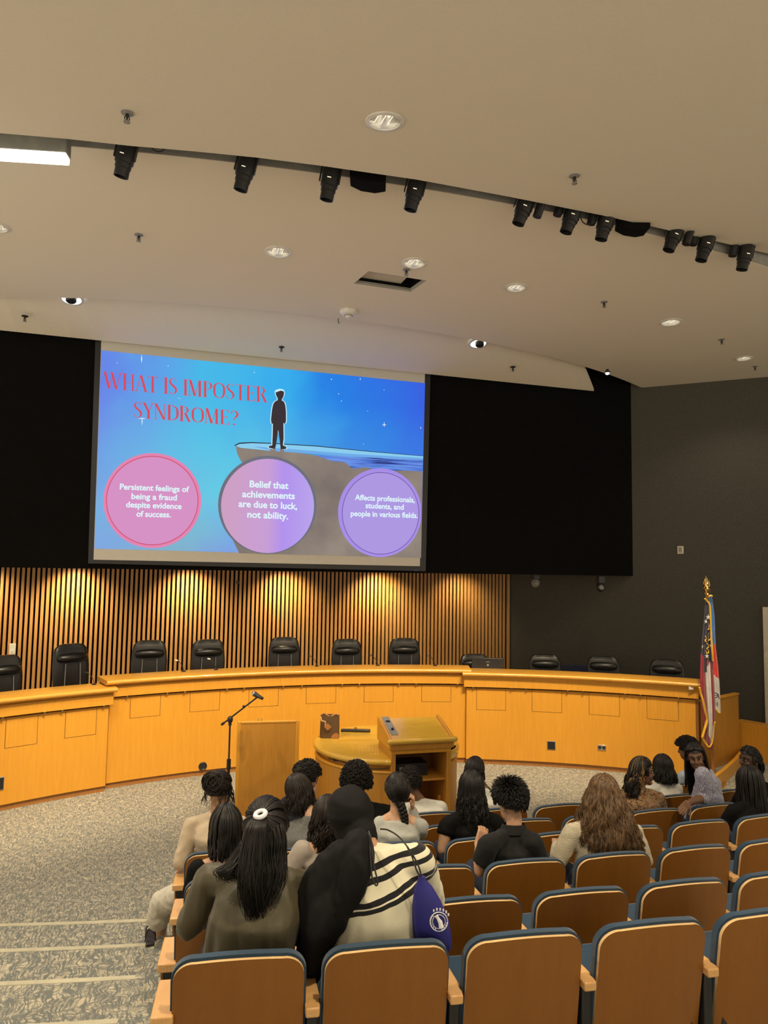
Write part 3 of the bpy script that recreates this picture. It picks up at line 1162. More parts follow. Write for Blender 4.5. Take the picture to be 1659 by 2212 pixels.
# title in a tall high-contrast serif, drawn stroke by stroke
def letter(ch):
    K, TN = 0.105, 0.030
    st = []

    def ln(x0, y0, x1, y1, w_):
        if abs(y1 - y0) < 1e-6:
            st.append([(x0, y0 - w_ / 2), (x1, y0 - w_ / 2), (x1, y0 + w_ / 2), (x0, y0 + w_ / 2)])
        else:
            st.append([(x0 - w_ / 2, y0), (x0 + w_ / 2, y0), (x1 + w_ / 2, y1), (x1 - w_ / 2, y1)])

    def serif(x, y, w_=0.2):
        ln(x - w_ / 2, y, x + w_ / 2, y, TN)

    def curve(pts, ws):
        n = 20
        L = []
        for i in range(n + 1):
            f = i / n * (len(pts) - 1)
            j = min(int(f), len(pts) - 2)
            p = [np.array(pts[max(0, min(len(pts) - 1, j + d))], float) for d in (-1, 0, 1, 2)]
            s_ = f - j
            q = 0.5 * ((2 * p[1]) + (-p[0] + p[2]) * s_ + (2 * p[0] - 5 * p[1] + 4 * p[2] - p[3]) * s_ ** 2 + (-p[0] + 3 * p[1] - 3 * p[2] + p[3]) * s_ ** 3)
            L.append((q, ws[j] * (1 - s_) + ws[min(j + 1, len(ws) - 1)] * s_))
        for i in range(n):
            (a, wa), (b, wb_) = L[i], L[i + 1]
            d = unit(b - a)
            nn_ = np.array((-d[1], d[0]))
            st.append([tuple(a - nn_ * wa / 2), tuple(b - nn_ * wb_ / 2), tuple(b + nn_ * wb_ / 2), tuple(a + nn_ * wa / 2)])
    if ch == 'W':
        ln(0.05, 1, 0.24, 0, K); ln(0.24, 0, 0.42, 1, TN); ln(0.36, 1, 0.56, 0, K); ln(0.56, 0, 0.76, 1, TN); serif(0.05, 1, .17); serif(0.36, 1, .14); serif(0.76, 1); wd = .84
    elif ch == 'H':
        ln(.1, 0, .1, 1, K); ln(.46, 0, .46, 1, K * .7); ln(.1, .5, .46, .5, TN); [serif(a, b) for a in (.1, .46) for b in (0, 1)]; wd = .58
    elif ch == 'A':
        ln(.04, 0, .24, 1, TN); ln(.25, 1, .46, 0, K); ln(.1, .32, .4, .32, TN); serif(.04, 0, .14); serif(.46, 0); wd = .54
    elif ch == 'T':
        ln(0, .985, .46, .985, TN); ln(.23, 0, .23, 1, K); serif(.23, 0); ln(.015, .86, .015, 1, TN); ln(.445, .86, .445, 1, TN); wd = .48
    elif ch == 'I':
        ln(.1, 0, .1, 1, K); serif(.1, 0); serif(.1, 1); wd = .22
    elif ch == 'S':
        curve([(.34, .82), (.28, .97), (.14, .97), (.06, .78), (.16, .58), (.30, .42), (.34, .2), (.22, .02), (.10, .03), (.03, .22)], [TN, TN, TN, K * .8, K, K, K * .8, TN, TN, TN]); wd = .42
    elif ch == 'M':
        ln(.06, 0, .08, 1, TN); ln(.1, 1, .30, 0, K); ln(.30, 0, .50, 1, TN); ln(.52, 0, .52, 1, K); serif(.06, 0, .14); serif(.06, 1, .14); serif(.52, 0); serif(.52, 1); wd = .66
    elif ch == 'P':
        ln(.1, 0, .1, 1, K); serif(.1, 0); serif(.08, 1, .16); curve([(.1, .98), (.26, .98), (.38, .75), (.26, .5), (.1, .5)], [TN, TN, K, TN, TN]); wd = .45
    elif ch == 'O':
        curve([(.28, .985), (.1, .85), (.06, .5), (.1, .15), (.28, .015), (.46, .15), (.5, .5), (.46, .85), (.28, .985)], [TN, K * .8, K, K * .8, TN, K * .8, K, K * .8, TN]); wd = .58
    elif ch == 'E':
        ln(.1, 0, .1, 1, K); ln(.04, .985, .38, .985, TN); ln(.04, .015, .4, .015, TN); ln(.1, .52, .3, .52, TN); ln(.37, .84, .37, 1, TN); ln(.385, 0, .4, .2, TN); ln(.3, .44, .3, .6, TN); wd = .45
    elif ch == 'R':
        ln(.1, 0, .1, 1, K); serif(.1, 0); serif(.08, 1, .16); curve([(.1, .98), (.26, .98), (.37, .76), (.26, .53), (.1, .53)], [TN, TN, K, TN, TN]); ln(.26, .53, .43, 0, K); serif(.45, 0, .14); wd = .52
    elif ch == 'Y':
        ln(.05, 1, .24, .45, K); ln(.24, .45, .42, 1, TN); ln(.24, 0, .24, .47, K); serif(.05, 1, .17); serif(.42, 1, .14); serif(.24, 0); wd = .48
    elif ch == 'N':
        ln(.07, 0, .07, 1, TN); ln(.08, 1, .44, 0, K); ln(.46, 0, .46, 1, TN); serif(.07, 0, .14); serif(.06, 1, .14); serif(.46, 1, .14); wd = .56
    elif ch == 'D':
        ln(.1, 0, .1, 1, K); curve([(.04, .985), (.22, .985), (.42, .82), (.46, .5), (.42, .18), (.22, .015), (.04, .015)], [TN, TN, K * .8, K, K * .8, TN, TN]); wd = .54
    elif ch == '?':
        curve([(.04, .78), (.1, .96), (.24, .96), (.32, .76), (.24, .54), (.16, .42), (.16, .28)], [K * .5, TN, K * .6, K, K * .7, TN, TN]); st.append([(.16 + .06 * math.cos(a), .06 + .05 * math.sin(a)) for a in np.linspace(0, 2 * PI, 9)[:-1]]); wd = .38
    else:
        wd = .24
    return st, wd


def title(lines, mat):
    for body, (xl, yl), (xr, yr), hl, hr in lines:
        mb = MB()
        items, x = [], 0
        for ch in body:
            st, wd = letter(ch)
            items.append((st, x))
            x += wd
        for st, x0 in items:
            for poly in st:
                P = []
                for px, py in poly:
                    f = (x0 + px) / x
                    X_ = xl + (xr - xl) * f
                    Y_ = yl + (yr - yl) * f - py * (hl + (hr - hl) * f)
                    P.append(ony(*zpx(X_, Y_), YSC) + np.array((0, -0.026, 0)))
                mb.add(P, [tuple(range(len(P)))])
        mb.build('title_line', mat, t, loc=SL, smooth=False, fix=False)


title([('WHAT IS IMPOSTER', (97, 304), (868, 371), 77, 71), ('SYNDROME?', (236, 441), (733, 480), 73, 68)], emis('projected title red', lin(214, 78, 92)))
m = MB()
c = ony(*zpx(1567, 1162), YSC)
m.box(c + np.array((0, -0.0, 0)), (0.07, 0.012, 0.02))
m.build('maker_plate', plain('dim blue plate', (0.05, 0.06, 0.3), 0.4), t, loc=SL)

# ================================================================== DAIS DESK
def ang_at(u, R, z):
    lo, hi = math.radians(-60), math.radians(60)
    for _ in range(50):
        a = (lo + hi) / 2
        if proj((DC[0] + R * math.sin(a), DC[1] + R * math.cos(a), z))[0] < u:
            lo = a
        else:
            hi = a
    return a


def dpt(R, a, z):
    return np.array((DC[0] + R * math.sin(a), DC[1] + R * math.cos(a), z))


def desk(name, label, R, a0, a1, H, panels, brackets, cove=False):
    am = (a0 + a1) / 2
    t = thing(name, dpt(R, am, 0), label, 'desk')
    Lc = t.location.copy()
    n = 36
    m = MB()
    m.arc(DC, R, R + 0.10, 0.085, H - 0.28, a0, a1, n)
    m.build('front_panel', M['maple'], t, loc=Lc)
    m = MB()
    m.arc(DC, R + 0.03, R + 0.09, 0.0, 0.086, a0, a1, n)
    m.build('toe_kick', M['maple_dark'], t, loc=Lc)
    m = MB()
    m.arc(DC, R + 0.022, R + 0.10, H - 0.285, H - 0.25, a0, a1, n)  # dark strip: shadow line under the frieze put into the colour
    m.build('shadow_gap', M['gap'], t, loc=Lc)
    m = MB()
    da = 0.05 / R
    m.arc(DC, R - 0.055, R + 0.10, H - 0.255, H - 0.10, a0 - da, a1 + da, n)
    m.build('frieze', M['maple'], t, loc=Lc, bevel=0.005)
    m = MB()
    if cove:
        m.arcprof(DC, [(R - 0.055, H - 0.11), (R - 0.09, H - 0.075), (R - 0.09, H - 0.06), (R + 0.1, H - 0.06), (R + 0.1, H - 0.11)], a0 - da, a1 + da, n)
    else:
        m.arcprof(DC, [(R - 0.03, H - 0.11), (R - 0.05, H - 0.06), (R + 0.1, H - 0.06), (R + 0.1, H - 0.11)], a0 - da, a1 + da, n)
    m.build('cove_moulding', M['maple'], t, loc=Lc)
    m = MB()
    pr = [(R + 0.42, H - 0.065), (R + 0.42, H)]
    for k_ in range(9):
        b = PI / 2 + PI * k_ / 8
        pr.append((R - 0.10 + 0.034 * math.cos(b), H - 0.034 + 0.034 * math.sin(b)))
    m.arcprof(DC, pr, a0 - da * 1.6, a1 + da * 1.6, n)
    m.build('counter_top', M['maple_top'], t, loc=Lc)
    m = MB()
    m.arc(DC, R + 0.42, R + 0.46, 0.5, H - 0.03, a0, a1, n)
    m.build('rear_panel', M['maple'], t, loc=Lc)
    for (u0, u1, hh) in panels:
        b0, b1 = ang_at(u0, R, H - 0.4), ang_at(u1, R, H - 0.4)
        m = MB()
        m.mat(1)
        m.arc(DC, R - 0.0015, R + 0.01, H - 0.285 - hh - 0.005, H - 0.288, b0 - 0.006 / R, b1 + 0.006 / R, 4)
        m.mat(0)
        m.arc(DC, R - 0.003, R + 0.01, H - 0.285 - hh, H - 0.288, b0, b1, 4)
        m.build('access_panel', [M['maple'], M['gap']], t, loc=Lc, smooth=False)
    for u in brackets:
        b = ang_at(u, R - 0.03, H - 0.27)
        d = np.array((math.sin(b), math.cos(b), 0))
        tg = np.array((math.cos(b), -math.sin(b), 0))
        m = MB()
        m.box(dpt(R - 0.035, b, H - 0.262), (0.022, 0.05, 0.03), tg, d)
        m.box(dpt(R - 0.005, b, H - 0.29), (0.014, 0.02, 0.045), tg, d)
        m.build('clip', M['brass'], t, loc=Lc, bevel=0.003)
    return t


R_MID, R_SIDE = 9.06, 8.95
aL, aR = ang_at(236, R_MID, 0.8), ang_at(1006, R_MID, 0.8)
aEnd = ang_at(1503, R_SIDE + 0.05, 1.0)
desk('dais_desk', 'tall middle section of the curved maple dais desk', R_MID, aL - 0.002, aR, 1.585,
     [(282, 346, .31), (411, 474, .30), (538, 601, .29), (662, 725, .28), (787, 849, .28), (911, 974, .28)],
     [274, 361, 399, 490, 527, 612, 652, 739, 776, 862, 899, 988])
desk('dais_desk', 'lower left section of the curved maple dais desk', R_SIDE, math.radians(-44), aL - 0.006, 1.495,
     [(13, 81, .39), (142, 208, .37)], [5, 96, 134, 224])
dR = desk('dais_desk', 'lower right section of the curved maple dais desk, ending at the flags', R_SIDE + 0.05, aR + 0.0005, aEnd, 1.545,
          [(1030, 1092, .35), (1150, 1213, .35), (1273, 1338, .35), (1398, 1465, .35)], [1022, 1105, 1137, 1226, 1260, 1350, 1384, 1466], True)
# end post of the right section
m = MB()
e0 = dpt(R_SIDE + 0.05, aEnd, 0)
dd = np.array((math.sin(aEnd), math.cos(aEnd), 0))
tg = np.array((math.cos(aEnd), -math.sin(aEnd), 0))
m.box(e0 + dd * 0.22 + tg * 0.02 + np.array((0, 0, 0.70)), (0.04, 0.42, 1.38), tg, dd)
m.build('end_panel', M['maple_dark'], dR, loc=dR.location, bevel=0.003)

# fittings on the desk faces
def plate(name, u, v, R, wd, h, mat, label, cat, extra=None, round_=False):
    z = None
    p = oncyl(u, v, DC, R - 0.004)
    a = math.atan2(p[0] - DC[0], p[1] - DC[1])
    d = np.array((math.sin(a), math.cos(a), 0))
    tg_ = np.array((math.cos(a), -math.sin(a), 0))
    t_ = thing(name, p, label, cat)
    m_ = MB()
    if round_:
        m_.lathe([(wd / 2, 0.006), (wd / 2, -0.008), (wd / 2 - 0.012, -0.014), (wd / 2 - 0.02, -0.008), (0.003, -0.008)], 28, p, tg_, np.array((0, 0, 1)), d)
    else:
        m_.box(p, (wd, 0.016, h), tg_, d)
    m_.build('cover_plate', mat, t_, loc=p, bevel=0 if round_ else 0.004)
    if extra == 'sockets':
        for s in (-1, 1):
            m_ = MB()
            m_.lathe([(0.026, 0.0), (0.026, -0.012), (0.003, -0.012)], 18, p + tg_ * s * 0.032, tg_, np.array((0, 0, 1)), d)
            m_.build('socket', M['black'], t_, loc=p)
    elif extra == 'mesh':
        m_ = MB()
        m_.box(p - d * 0.009, (wd * 0.86, 0.006, h * 0.86), tg_, d)
        m_.build('grille', M['blackmetal'], t_, loc=p)
    return t_


plate('vent_cover', 1191, 1610, R_SIDE + 0.05, 0.14, 0.14, M['grey'], 'square dark grille low on the right desk front', 'grille', 'mesh')
plate('power_outlet', 1300, 1615, R_SIDE + 0.05, 0.135, 0.085, M['chrome'], 'metal double power outlet low on the right desk front', 'outlet', 'sockets')
plate('floor_outlet_cover', 438, 1655, R_MID, 0.13, 0.13, M['black'], 'round black cover low on the middle desk front', 'outlet', None, True)
plate('vent_cover', -2, 1693, R_SIDE, 0.12, 0.17, M['grey'], 'square dark grille on the left desk at the picture edge', 'grille', 'mesh')
p = oncyl(1493, 1485, DC, R_SIDE - 0.052)
m = MB()
m.box(p, (0.075, 0.03, 0.075), R2, np.cross((0, 0, 1), R2))
tag(m.build('wall_sensor', M['white'], loc=p, bevel=0.01), 'small white square sensor on the right end of the desk edge', 'sensor')

# ---- chairs behind the desk
def exec_chair(u, v, wpx, label, low=False, turn=0.0, d=None):
    z = 1.735
    R_ = 10.35
    p = oncyl(u, v, DC, R_)
    topz = p[2]
    a = math.atan2(p[0] - DC[0], p[1] - DC[1])
    base = np.array((p[0], p[1], 0.55))
    t = thing('executive_chair', base, label, 'chair', 'black leather chairs behind the dais desk', -a + turn)
    sc = wpx * proj(p)[2] / FPX / 0.50
    H = (topz - 0.55)
    # local frame: -y faces the room
    # backrest
    m = MB()
    rings = []
    prof = [(0.0, .40, 0.0), (.1, .46, .0), (.35, .49, .02), (.6, .50, .04), (.8, .48, .06), (.92, .44, .075), (.98, .36, .08), (1.0, .24, .08)]
    z0 = 0.48
    for f, wd, yo in prof:
        z_ = z0 + (H - z0) * f
        hw, th = wd / 2 * sc, 0.065 if f < 0.95 else 0.045
        ring = []
        for k_ in range(20):
            b = 2 * PI * k_ / 20
            cx = abs(math.cos(b)) ** 0.55 * math.copysign(1, math.cos(b))
            cy = abs(math.sin(b)) ** 0.75 * math.copysign(1, math.sin(b))
            yb = 0.25 + yo + th * cy + 0.035 * (cx * cx) * -1
            ring.append((hw * cx, yb, z_))
        rings.append(ring)
    m.loft(rings)
    bk = m.build('backrest', M['leather'], t, ang=60)
    # head pillow
    m = MB()
    zc = H - (0.215 if not low else 0.17)
    pw = 0.155 * sc
    m.tube([(-pw, 0.215, zc), (-pw * 0.6, 0.20, zc), (0, 0.197, zc + 0.004), (pw * 0.6, 0.20, zc), (pw, 0.215, zc)], [0.066, 0.076, 0.078, 0.076, 0.066], 16, True, True)
    m.build('head_pillow', M['leather'], t, ang=60)
    m = MB()
    for s in (-1, 1):
        m.tube([(s * 0.11 * sc, 0.178, z0 + 0.1), (s * 0.10 * sc, 0.195, zc - 0.09)], 0.006, 6)
    m.build('seam', M['grey'] if not low else M['leather'], t)
    m = MB()
    m.box((0, 0.0, 0.46), (0.5, 0.5, 0.11))
    m.build('seat', M['leather'], t, bevel=0.04, segs=4)
    for s in (-1, 1):
        m = MB()
        m.tube([(s * 0.29, 0.22, 0.48), (s * 0.30, 0.2, 0.66), (s * 0.30, -0.1, 0.68), (s * 0.29, -0.14, 0.5)], 0.022, 8)
        m.build('armrest', M['black'], t)
    m = MB()
    m.tube([(0, 0, 0.1), (0, 0, 0.42)], 0.03, 10)
    m.build('column', M['blackmetal'], t)
    m = MB()
    for k_ in range(5):
        b = 2 * PI * k_ / 5
        m.tube([(0, 0, 0.11), (0.28 * math.cos(b), 0.28 * math.sin(b), 0.06)], [0.028, 0.018], 8)
        m.ell((0.28 * math.cos(b), 0.28 * math.sin(b), 0.031), (0.03, 0.03, 0.03))
    m.build('star_base', M['blackmetal'], t)
    return t


CH = [(27, 1420, 74, 'black leather chair at the left picture edge behind the low desk', False, 0.1), (173, 1394, 82, 'black leather chair behind the low left desk, right of the white box', False, 0.25),
      (328, 1387, 76, 'black leather chair at the left end of the tall desk', False, -0.1), (457, 1385, 74, 'black leather chair, second along the tall desk from the left', False, 0.0),
      (620, 1380, 70, 'black leather chair below the middle of the screen, behind the microphone', False, 0.0), (755, 1384, 68, 'black leather chair behind the patterned tote bag', False, 0.05),
      (879, 1382, 70, 'black leather chair above the pulpit, last tall one on the right', False, 0.05), (1033, 1417, 66, 'black leather chair partly hidden behind the computer monitor', True, 0.2),
      (1180, 1418, 70, 'black leather chair left of the two navy chairs', True, 0.05), (1304, 1422, 70, 'black leather chair right of the two navy chairs', True, 0.0),
      (1437, 1429, 74, 'black leather chair nearest the flags behind the desk', True, -0.1)]
for c in CH:
    exec_chair(*c)
for (u, v, lb) in ((1222, 1440, 'navy chair back peeping out right of a leather chair'), (1254, 1440, 'navy chair back peeping out left of a leather chair')):
    p = oncyl(u, v, DC, 10.95)
    a = math.atan2(p[0] - DC[0], p[1] - DC[1])
    t = thing('stacking_chair', (p[0], p[1], 0.55), lb, 'chair', 'navy chairs behind the dais', -a)
    H = p[2] - 0.55
    m = MB()
    m.prism([(-.2, 0), (-.2, .3), (-.16, .34), (.16, .34), (.2, .3), (.2, 0)], 0.04, (0, 0.2, H - .34), (1, 0, 0), (0, 0, 1), (0, 1, 0))
    m.build('backrest', M['navyfab'], t, bevel=0.012)
    m = MB()
    m.box((0, 0, 0.44), (.44, .44, .06))
    m.build('seat', M['navyfab'], t, bevel=0.015)
    for sx in (-.2, .2):
        for sy in (-.2, .2):
            m = MB()
            m.tube([(sx, sy, 0.42), (sx, sy, 0)], 0.013, 8)
            m.build('leg', M['blackmetal'], t)
    for sx in (-.19, .19):
        m = MB()
        m.tube([(sx, .2, .42), (sx, .22, H - .1)], 0.013, 8)
        m.build('back_upright', M['blackmetal'], t)

# ---- gooseneck microphones along the desk
for i, (u, v, R_, H, lb) in enumerate(((205, 1474, 9.2, 1.495, 'in front of the chair at the low left desk'), (398, 1460, 9.3, 1.585, 'between second and third chairs of the tall desk'), (468, 1452, 9.3, 1.585, 'in front of the fourth chair from the left'),
                                      (685, 1446, 9.3, 1.585, 'right of the chair under the screen middle'), (817, 1444, 9.3, 1.585, 'between the two chairs left of the pulpit'), (941, 1443, 9.3, 1.585, 'right of the last tall chair'))):
    p = onz(u, v, H)
    a = ang_at(u, R_, H)
    p = dpt(R_ + 0.05, a, H)
    t = thing('gooseneck_microphone', p, 'small gooseneck microphone ' + lb, 'microphone', 'desk microphones')
    m = MB()
    m.lathe([(0.035, 0), (0.035, 0.012), (0.01, 0.022)], 16, p, caps=True)
    m.build('base', M['black'], t, loc=p)
    m = MB()
    q = [p + np.array((-0.10 * f * f, 0.05 * f, 0.20 * f - 0.03 * f * f)) for f in np.linspace(0, 1, 8)]
    m.tube(q, 0.005, 6)
    m.build('neck', M['blackmetal'], t, loc=p)
    m = MB()
    m.tube([q[-1], q[-1] + np.array((-0.03, 0.01, 0.006))], 0.011, 8, True, True)
    m.build('capsule', M['white'] if i in (1, 2) else M['black'], t, loc=p)

# ---- computer monitor
p = dpt(9.42, ang_at(1054, 9.4, 1.6), 1.545)
t = thing('computer_monitor', p, 'dark computer monitor seen from behind on the right desk', 'monitor')
a_ = math.atan2(p[0] - DC[0], p[1] - DC[1])
X_, Y_ = np.array((math.cos(a_), -math.sin(a_), 0)), np.array((math.sin(a_), math.cos(a_), 0))
m = MB()
m.box(p + np.array((0, 0, 0.02)) + Y_ * 0.02, (0.57, 0.05, 0.33), X_, Y_)
m.build('display_case', M['black'], t, loc=p, bevel=0.012)
m = MB()
m.lathe([(0.018, 0.0), (0.018, -0.004), (0.002, -0.004)], 16, p - Y_ * 0.006 + np.array((0, 0, 0.06)), X_, np.array((0, 0, 1)), Y_)
m.box(p - Y_ * 0.007 + np.array((0, 0, 0.115)), (0.07, 0.004, 0.008), X_, Y_)
m.build('emblem', M['grey'], t, loc=p)
m = MB()
m.box(p + Y_ * 0.06 + np.array((0, 0, -0.25)), (0.1, 0.04, 0.3), X_, Y_)
m.box(p + Y_ * 0.06 + np.array((0, 0, -0.39)), (0.25, 0.2, 0.02), X_, Y_)
m.build('stand', M['black'], t, loc=p)

# ---- devices on the slat wall
p = ony(27, 1402, YS - 0.03)
t = thing('control_panel', p, 'white control panel on the slat wall at far left', 'control panel')
m = MB()
m.box(p, (0.10, 0.05, 0.19))
m.build('housing', M['white'], t, loc=p, bevel=0.008)
m = MB()
m.lathe([(0.008, 0), (0.008, -0.006), (0.001, -0.006)], 12, p + np.array((0, -0.025, -0.05)), (1, 0, 0), (0, 0, 1), (0, 1, 0))
m.build('button', M['grey'], t, loc=p)
m = MB()
m.tube([p + np.array((-0.01, 0.0, -0.09)), p + np.array((-0.03, 0.0, -0.18)), p + np.array((-0.03, 0.02, -0.4))], 0.012, 6)
m.build('cord', M['black'], t, loc=p)
p = ony(514, 1258, YS - 0.02)
m = MB()
m.box(p, (0.05, 0.04, 0.06))
tag(m.build('slat_sensor', M['black'], loc=p, bevel=0.006), 'tiny black box on the slats under the screen', 'sensor')
for (u, v, lb) in ((1157, 1257, 'black dome camera under the black box, nearer the slats'), (1297, 1266, 'black dome camera under the right end of the black box')):
    p = ond(u, v, proj((6.5 if u < 1200 else 8.0, 12.9, 3.1))[2] if u < 1200 else 13.9)
    t = thing('ceiling_camera', p, lb, 'camera', 'cameras under the black box')
    m = MB()
    m.box(p + np.array((0, 0, 0.12)), (0.14, 0.12, 0.14))
    m.build('mount', M['black'], t, loc=p, bevel=0.01)
    m = MB()
    m.ell(p + np.array((0, 0, -0.02)), (0.085, 0.085, 0.09))
    m.build('camera_head', M['grey'] if u < 1200 else M['black'], t, loc=p)
    m = MB()
    q = p + np.array((-0.03, -0.08, -0.03))
    m.lathe([(0.045, 0.02), (0.045, -0.02), (0.03, -0.03), (0.02, -0.02), (0.002, -0.02)], 18, q, (1, 0, 0), (0, 0, 1), (0, 1, 0))
    m.build('lens', M['grey'], t, loc=p)
p = onpl(1470, 1188, GP, GN)
t = thing('wall_switch', p, 'small pale switch plate high on the grey wall', 'switch')
m = MB()
m.box(p, (0.115, 0.016, 0.155), GD, GN)
m.build('plate', M['cream'], t, loc=p, bevel=0.004)
m = MB()
m.box(p - GN * 0.01 - GD * 0.004, (0.06, 0.01, 0.1), GD, GN)
m.build('rocker', M['grey'], t, loc=p, bevel=0.003)

# ---- guard panel and curved stair curb right of the flags
g0, g1 = onz(1512, 1668, 0), onz(1594, 1640, 0)
gd = unit(g1 - g0)
gn = np.cross(gd, (0, 0, 1))
zt = ond(1594, 1500, proj(g1)[2])[2]
gl = np.linalg.norm(g1 - g0)
t = thing('guard_panel', (g0 + g1) / 2, 'maple guard panel beside the stair to the right of the flags', 'panel')
m = MB()
m.box((g0 + g1) / 2 + np.array((0, 0, zt / 2)), (gl, 0.07, zt), gd, gn)
m.build('panel', M['podium'], t, loc=t.location, bevel=0.004)
m = MB()
m.box((g0 + g1) / 2 + np.array((0, 0, zt)), (gl + 0.03, 0.10, 0.03), gd, gn)
m.build('cap_rail', M['maple'], t, loc=t.location, bevel=0.008)
cb = [onz(u, v, 0) for u, v in ((1500, 1738), (1535, 1712), (1565, 1688), (1590, 1664), (1608, 1640), (1618, 1622))]
m = MB()
rings = []
for i, q in enumerate(cb):
    dq = unit((cb[min(i + 1, 5)] - cb[max(i - 1, 0)]) * np.array((1, 1, 0)))
    nq = np.cross(dq, (0, 0, 1))
    rings.append([q - nq * 0.03, q - nq * 0.03 + np.array((0, 0, 0.20)), q + nq * 0.03 + np.array((0, 0, 0.20)), q + nq * 0.03])
m.loft(rings)
tag(m.build('stair_curb', M['maple'], loc=cb[2], bevel=0.006), 'curved low maple curb edging the stair below the guard panel', 'curb')
q0 = cb[5]
m = MB()
for k_ in range(3):
    m.box(q0 + gd * (0.05 - 0.3 * k_) - np.cross(gd, (0, 0, 1)) * -0.35 + np.array((0, 0, 0.09 * (k_ + 1) + 0.05)), (0.3, 0.6, 0.18 * (k_ + 1) + 0.1), gd, gn)
tag(m.build('stair', M['maple'], loc=q0, bevel=0.004), 'small maple steps behind the curved curb by the grey wall', 'stairs')

# ---- lamps of the track heads, wall washers under the box
for i, ((u0, v0), (u1, v1), lb, side) in enumerate(HEADS):
    b = oncyl(u1, v1, TC, TR - 0.12, False)
    b = b + np.array((0, 0.05, -0.06))
    a = math.radians(-33 + 72 * i / 9.0)
    lamp('SPOT', 'track_lamp', b, dpt(8.7, a, 0.95), SPOT_W, (1, 0.80, 0.52), spot_size=math.radians(40), spot_blend=0.9, shadow_soft_size=0.06)
for u, k in ((150, 1.0), (405, 1.0), (620, 0.9), (830, 1.0), (-60, 0.6), (1010, 0.35)):
    q = ony(u, 1235, YS - 0.6)
    q[2] = 3.16
    lamp('SPOT', 'wall_washer', q, (q[0] + 0.05, YS, 2.35), WASH_W * k, (1, 0.74, 0.36), spot_size=math.radians(115), spot_blend=1.0, shadow_soft_size=0.05)
# unseen lamps added over the aisle and the seats, standing in for more downlights
for x_, y_, k in ((-2.0, 3.2, 1.0), (1.5, 1.5, 1.0), (5.0, 2.0, 1.0), (-1.2, 7.6, 1.3)):
    zc = near_z(x_, y_) if y_ < 5.5 else ZC
    lamp('SPOT', 'unseen_house_lamp', (x_, y_, zc - 0.04), (x_, y_, 0), HOUSE_W * k, (1, 0.85, 0.62), spot_size=math.radians(120), spot_blend=0.7, shadow_soft_size=0.12)

# ================================================================== PODIUM, PULPIT, SMALL THINGS
def frame2(a, b):
    """unit right and forward (away) of a front edge running from a to b"""
    r = unit((b - a) * np.array((1, 1, 0)))
    return r, np.cross((0, 0, 1), r)


# wooden podium: flat panel towards the audience, sloping sides
f0, f1 = onz(507, 1786, 0), onz(640, 1779, 0)
r_, f_ = frame2(f0, f1)
pw = np.linalg.norm(f1 - f0)
zt = ond(572, 1563, proj((f0 + f1) / 2)[2])[2]
t = thing('podium', (f0 + f1) / 2, 'plain honey-coloured wooden podium beside the microphone stand', 'podium')
O = f0
dpth = 0.62
m = MB()
m.box(f0 + r_ * pw / 2 + f_ * 0.012 + np.array((0, 0, zt / 2)), (pw - 0.05, 0.024, zt - 0.02), r_, f_)
m.build('front_panel', M['podium'], t, loc=t.location, bevel=0.002)
for s in (0, 1):
    m = MB()
    m.prism([(-0.005, 0), (dpth, 0), (dpth, zt - 0.24), (0.10, zt + 0.012), (-0.005, zt + 0.012)], 0.045, f0 + r_ * (-0.01 if s == 0 else pw - 0.035), f_, (0, 0, 1), r_)
    m.build('side_panel', M['maple'], t, loc=t.location, bevel=0.006)
m = MB()
m.prism([(0.02, zt - 0.06), (dpth - 0.02, zt - 0.30), (dpth - 0.02, zt - 0.325), (0.02, zt - 0.085)], pw - 0.07, f0 + r_ * 0.035, f_, (0, 0, 1), r_)
m.build('reading_board', M['podium'], t, loc=t.location, bevel=0.003)
m = MB()
m.box(f0 + r_ * pw / 2 + f_ * 0.03 + np.array((0, 0, zt - 0.004)), (pw - 0.07, 0.07, 0.03), r_, f_)
m.build('top_rail', M['maple'], t, loc=t.location, bevel=0.008)
m = MB()
for s in (0.33, 0.38):
    m.lathe([(0.012, 0), (0.012, 0.02), (0.006, 0.03), (0.002, 0.03)], 10, f0 + r_ * pw * s + f_ * 0.03 + np.array((0, 0, zt + 0.01)))
m.build('microphone_socket', M['brass'], t, loc=t.location)

# microphone stand
b = onz(494, 1800, 0)
dm = proj(b)[2]
top = ond(497, 1558, dm)
t = thing('microphone_stand', b, 'black boom microphone stand with a silver-tipped microphone', 'microphone stand')
base = np.array((top[0], top[1], 0))
m = MB()
m.tube([base + np.array((0, 0, 0.16)), base + np.array((0, 0, 0.85))], 0.017, 10)
m.tube([base + np.array((0, 0, 0.80)), base + np.array((0, 0, 0.92))], 0.026, 12)
m.build('lower_tube', M['blackmetal'], t, loc=b)
m = MB()
m.tube([base + np.array((0, 0, 0.9)), top], 0.011, 10)
m.build('upper_tube', M['blackmetal'], t, loc=b)
for k_ in range(3):
    an = 0.5 + 2 * PI * k_ / 3
    m = MB()
    m.tube([base + np.array((0, 0, 0.2)), base + np.array((0.3 * math.cos(an), 0.3 * math.sin(an), 0.012))], 0.009, 8)
    m.build('leg', M['blackmetal'], t, loc=b)
e0, e1 = ond(478, 1566, dm), ond(556, 1506, dm + 0.1)
m = MB()
m.tube([e0, e1], 0.010, 10)
m.tube([e0, e0 + (e1 - e0) * 0.08], 0.016, 10)
m.build('boom', M['blackmetal'], t, loc=b)
m = MB()
m.ell(top + np.array((0, 0, 0.02)), (0.035, 0.035, 0.045))
m.tube([top + np.array((0, 0, -0.05)), top + np.array((0, 0, 0.03))], 0.02, 10)
q = e0 + (e1 - e0) * 0.62
m.ell(q + UP * 0.015, (0.018, 0.018, 0.018))
m.build('clutch', M['black'], t, loc=b)
m = MB()
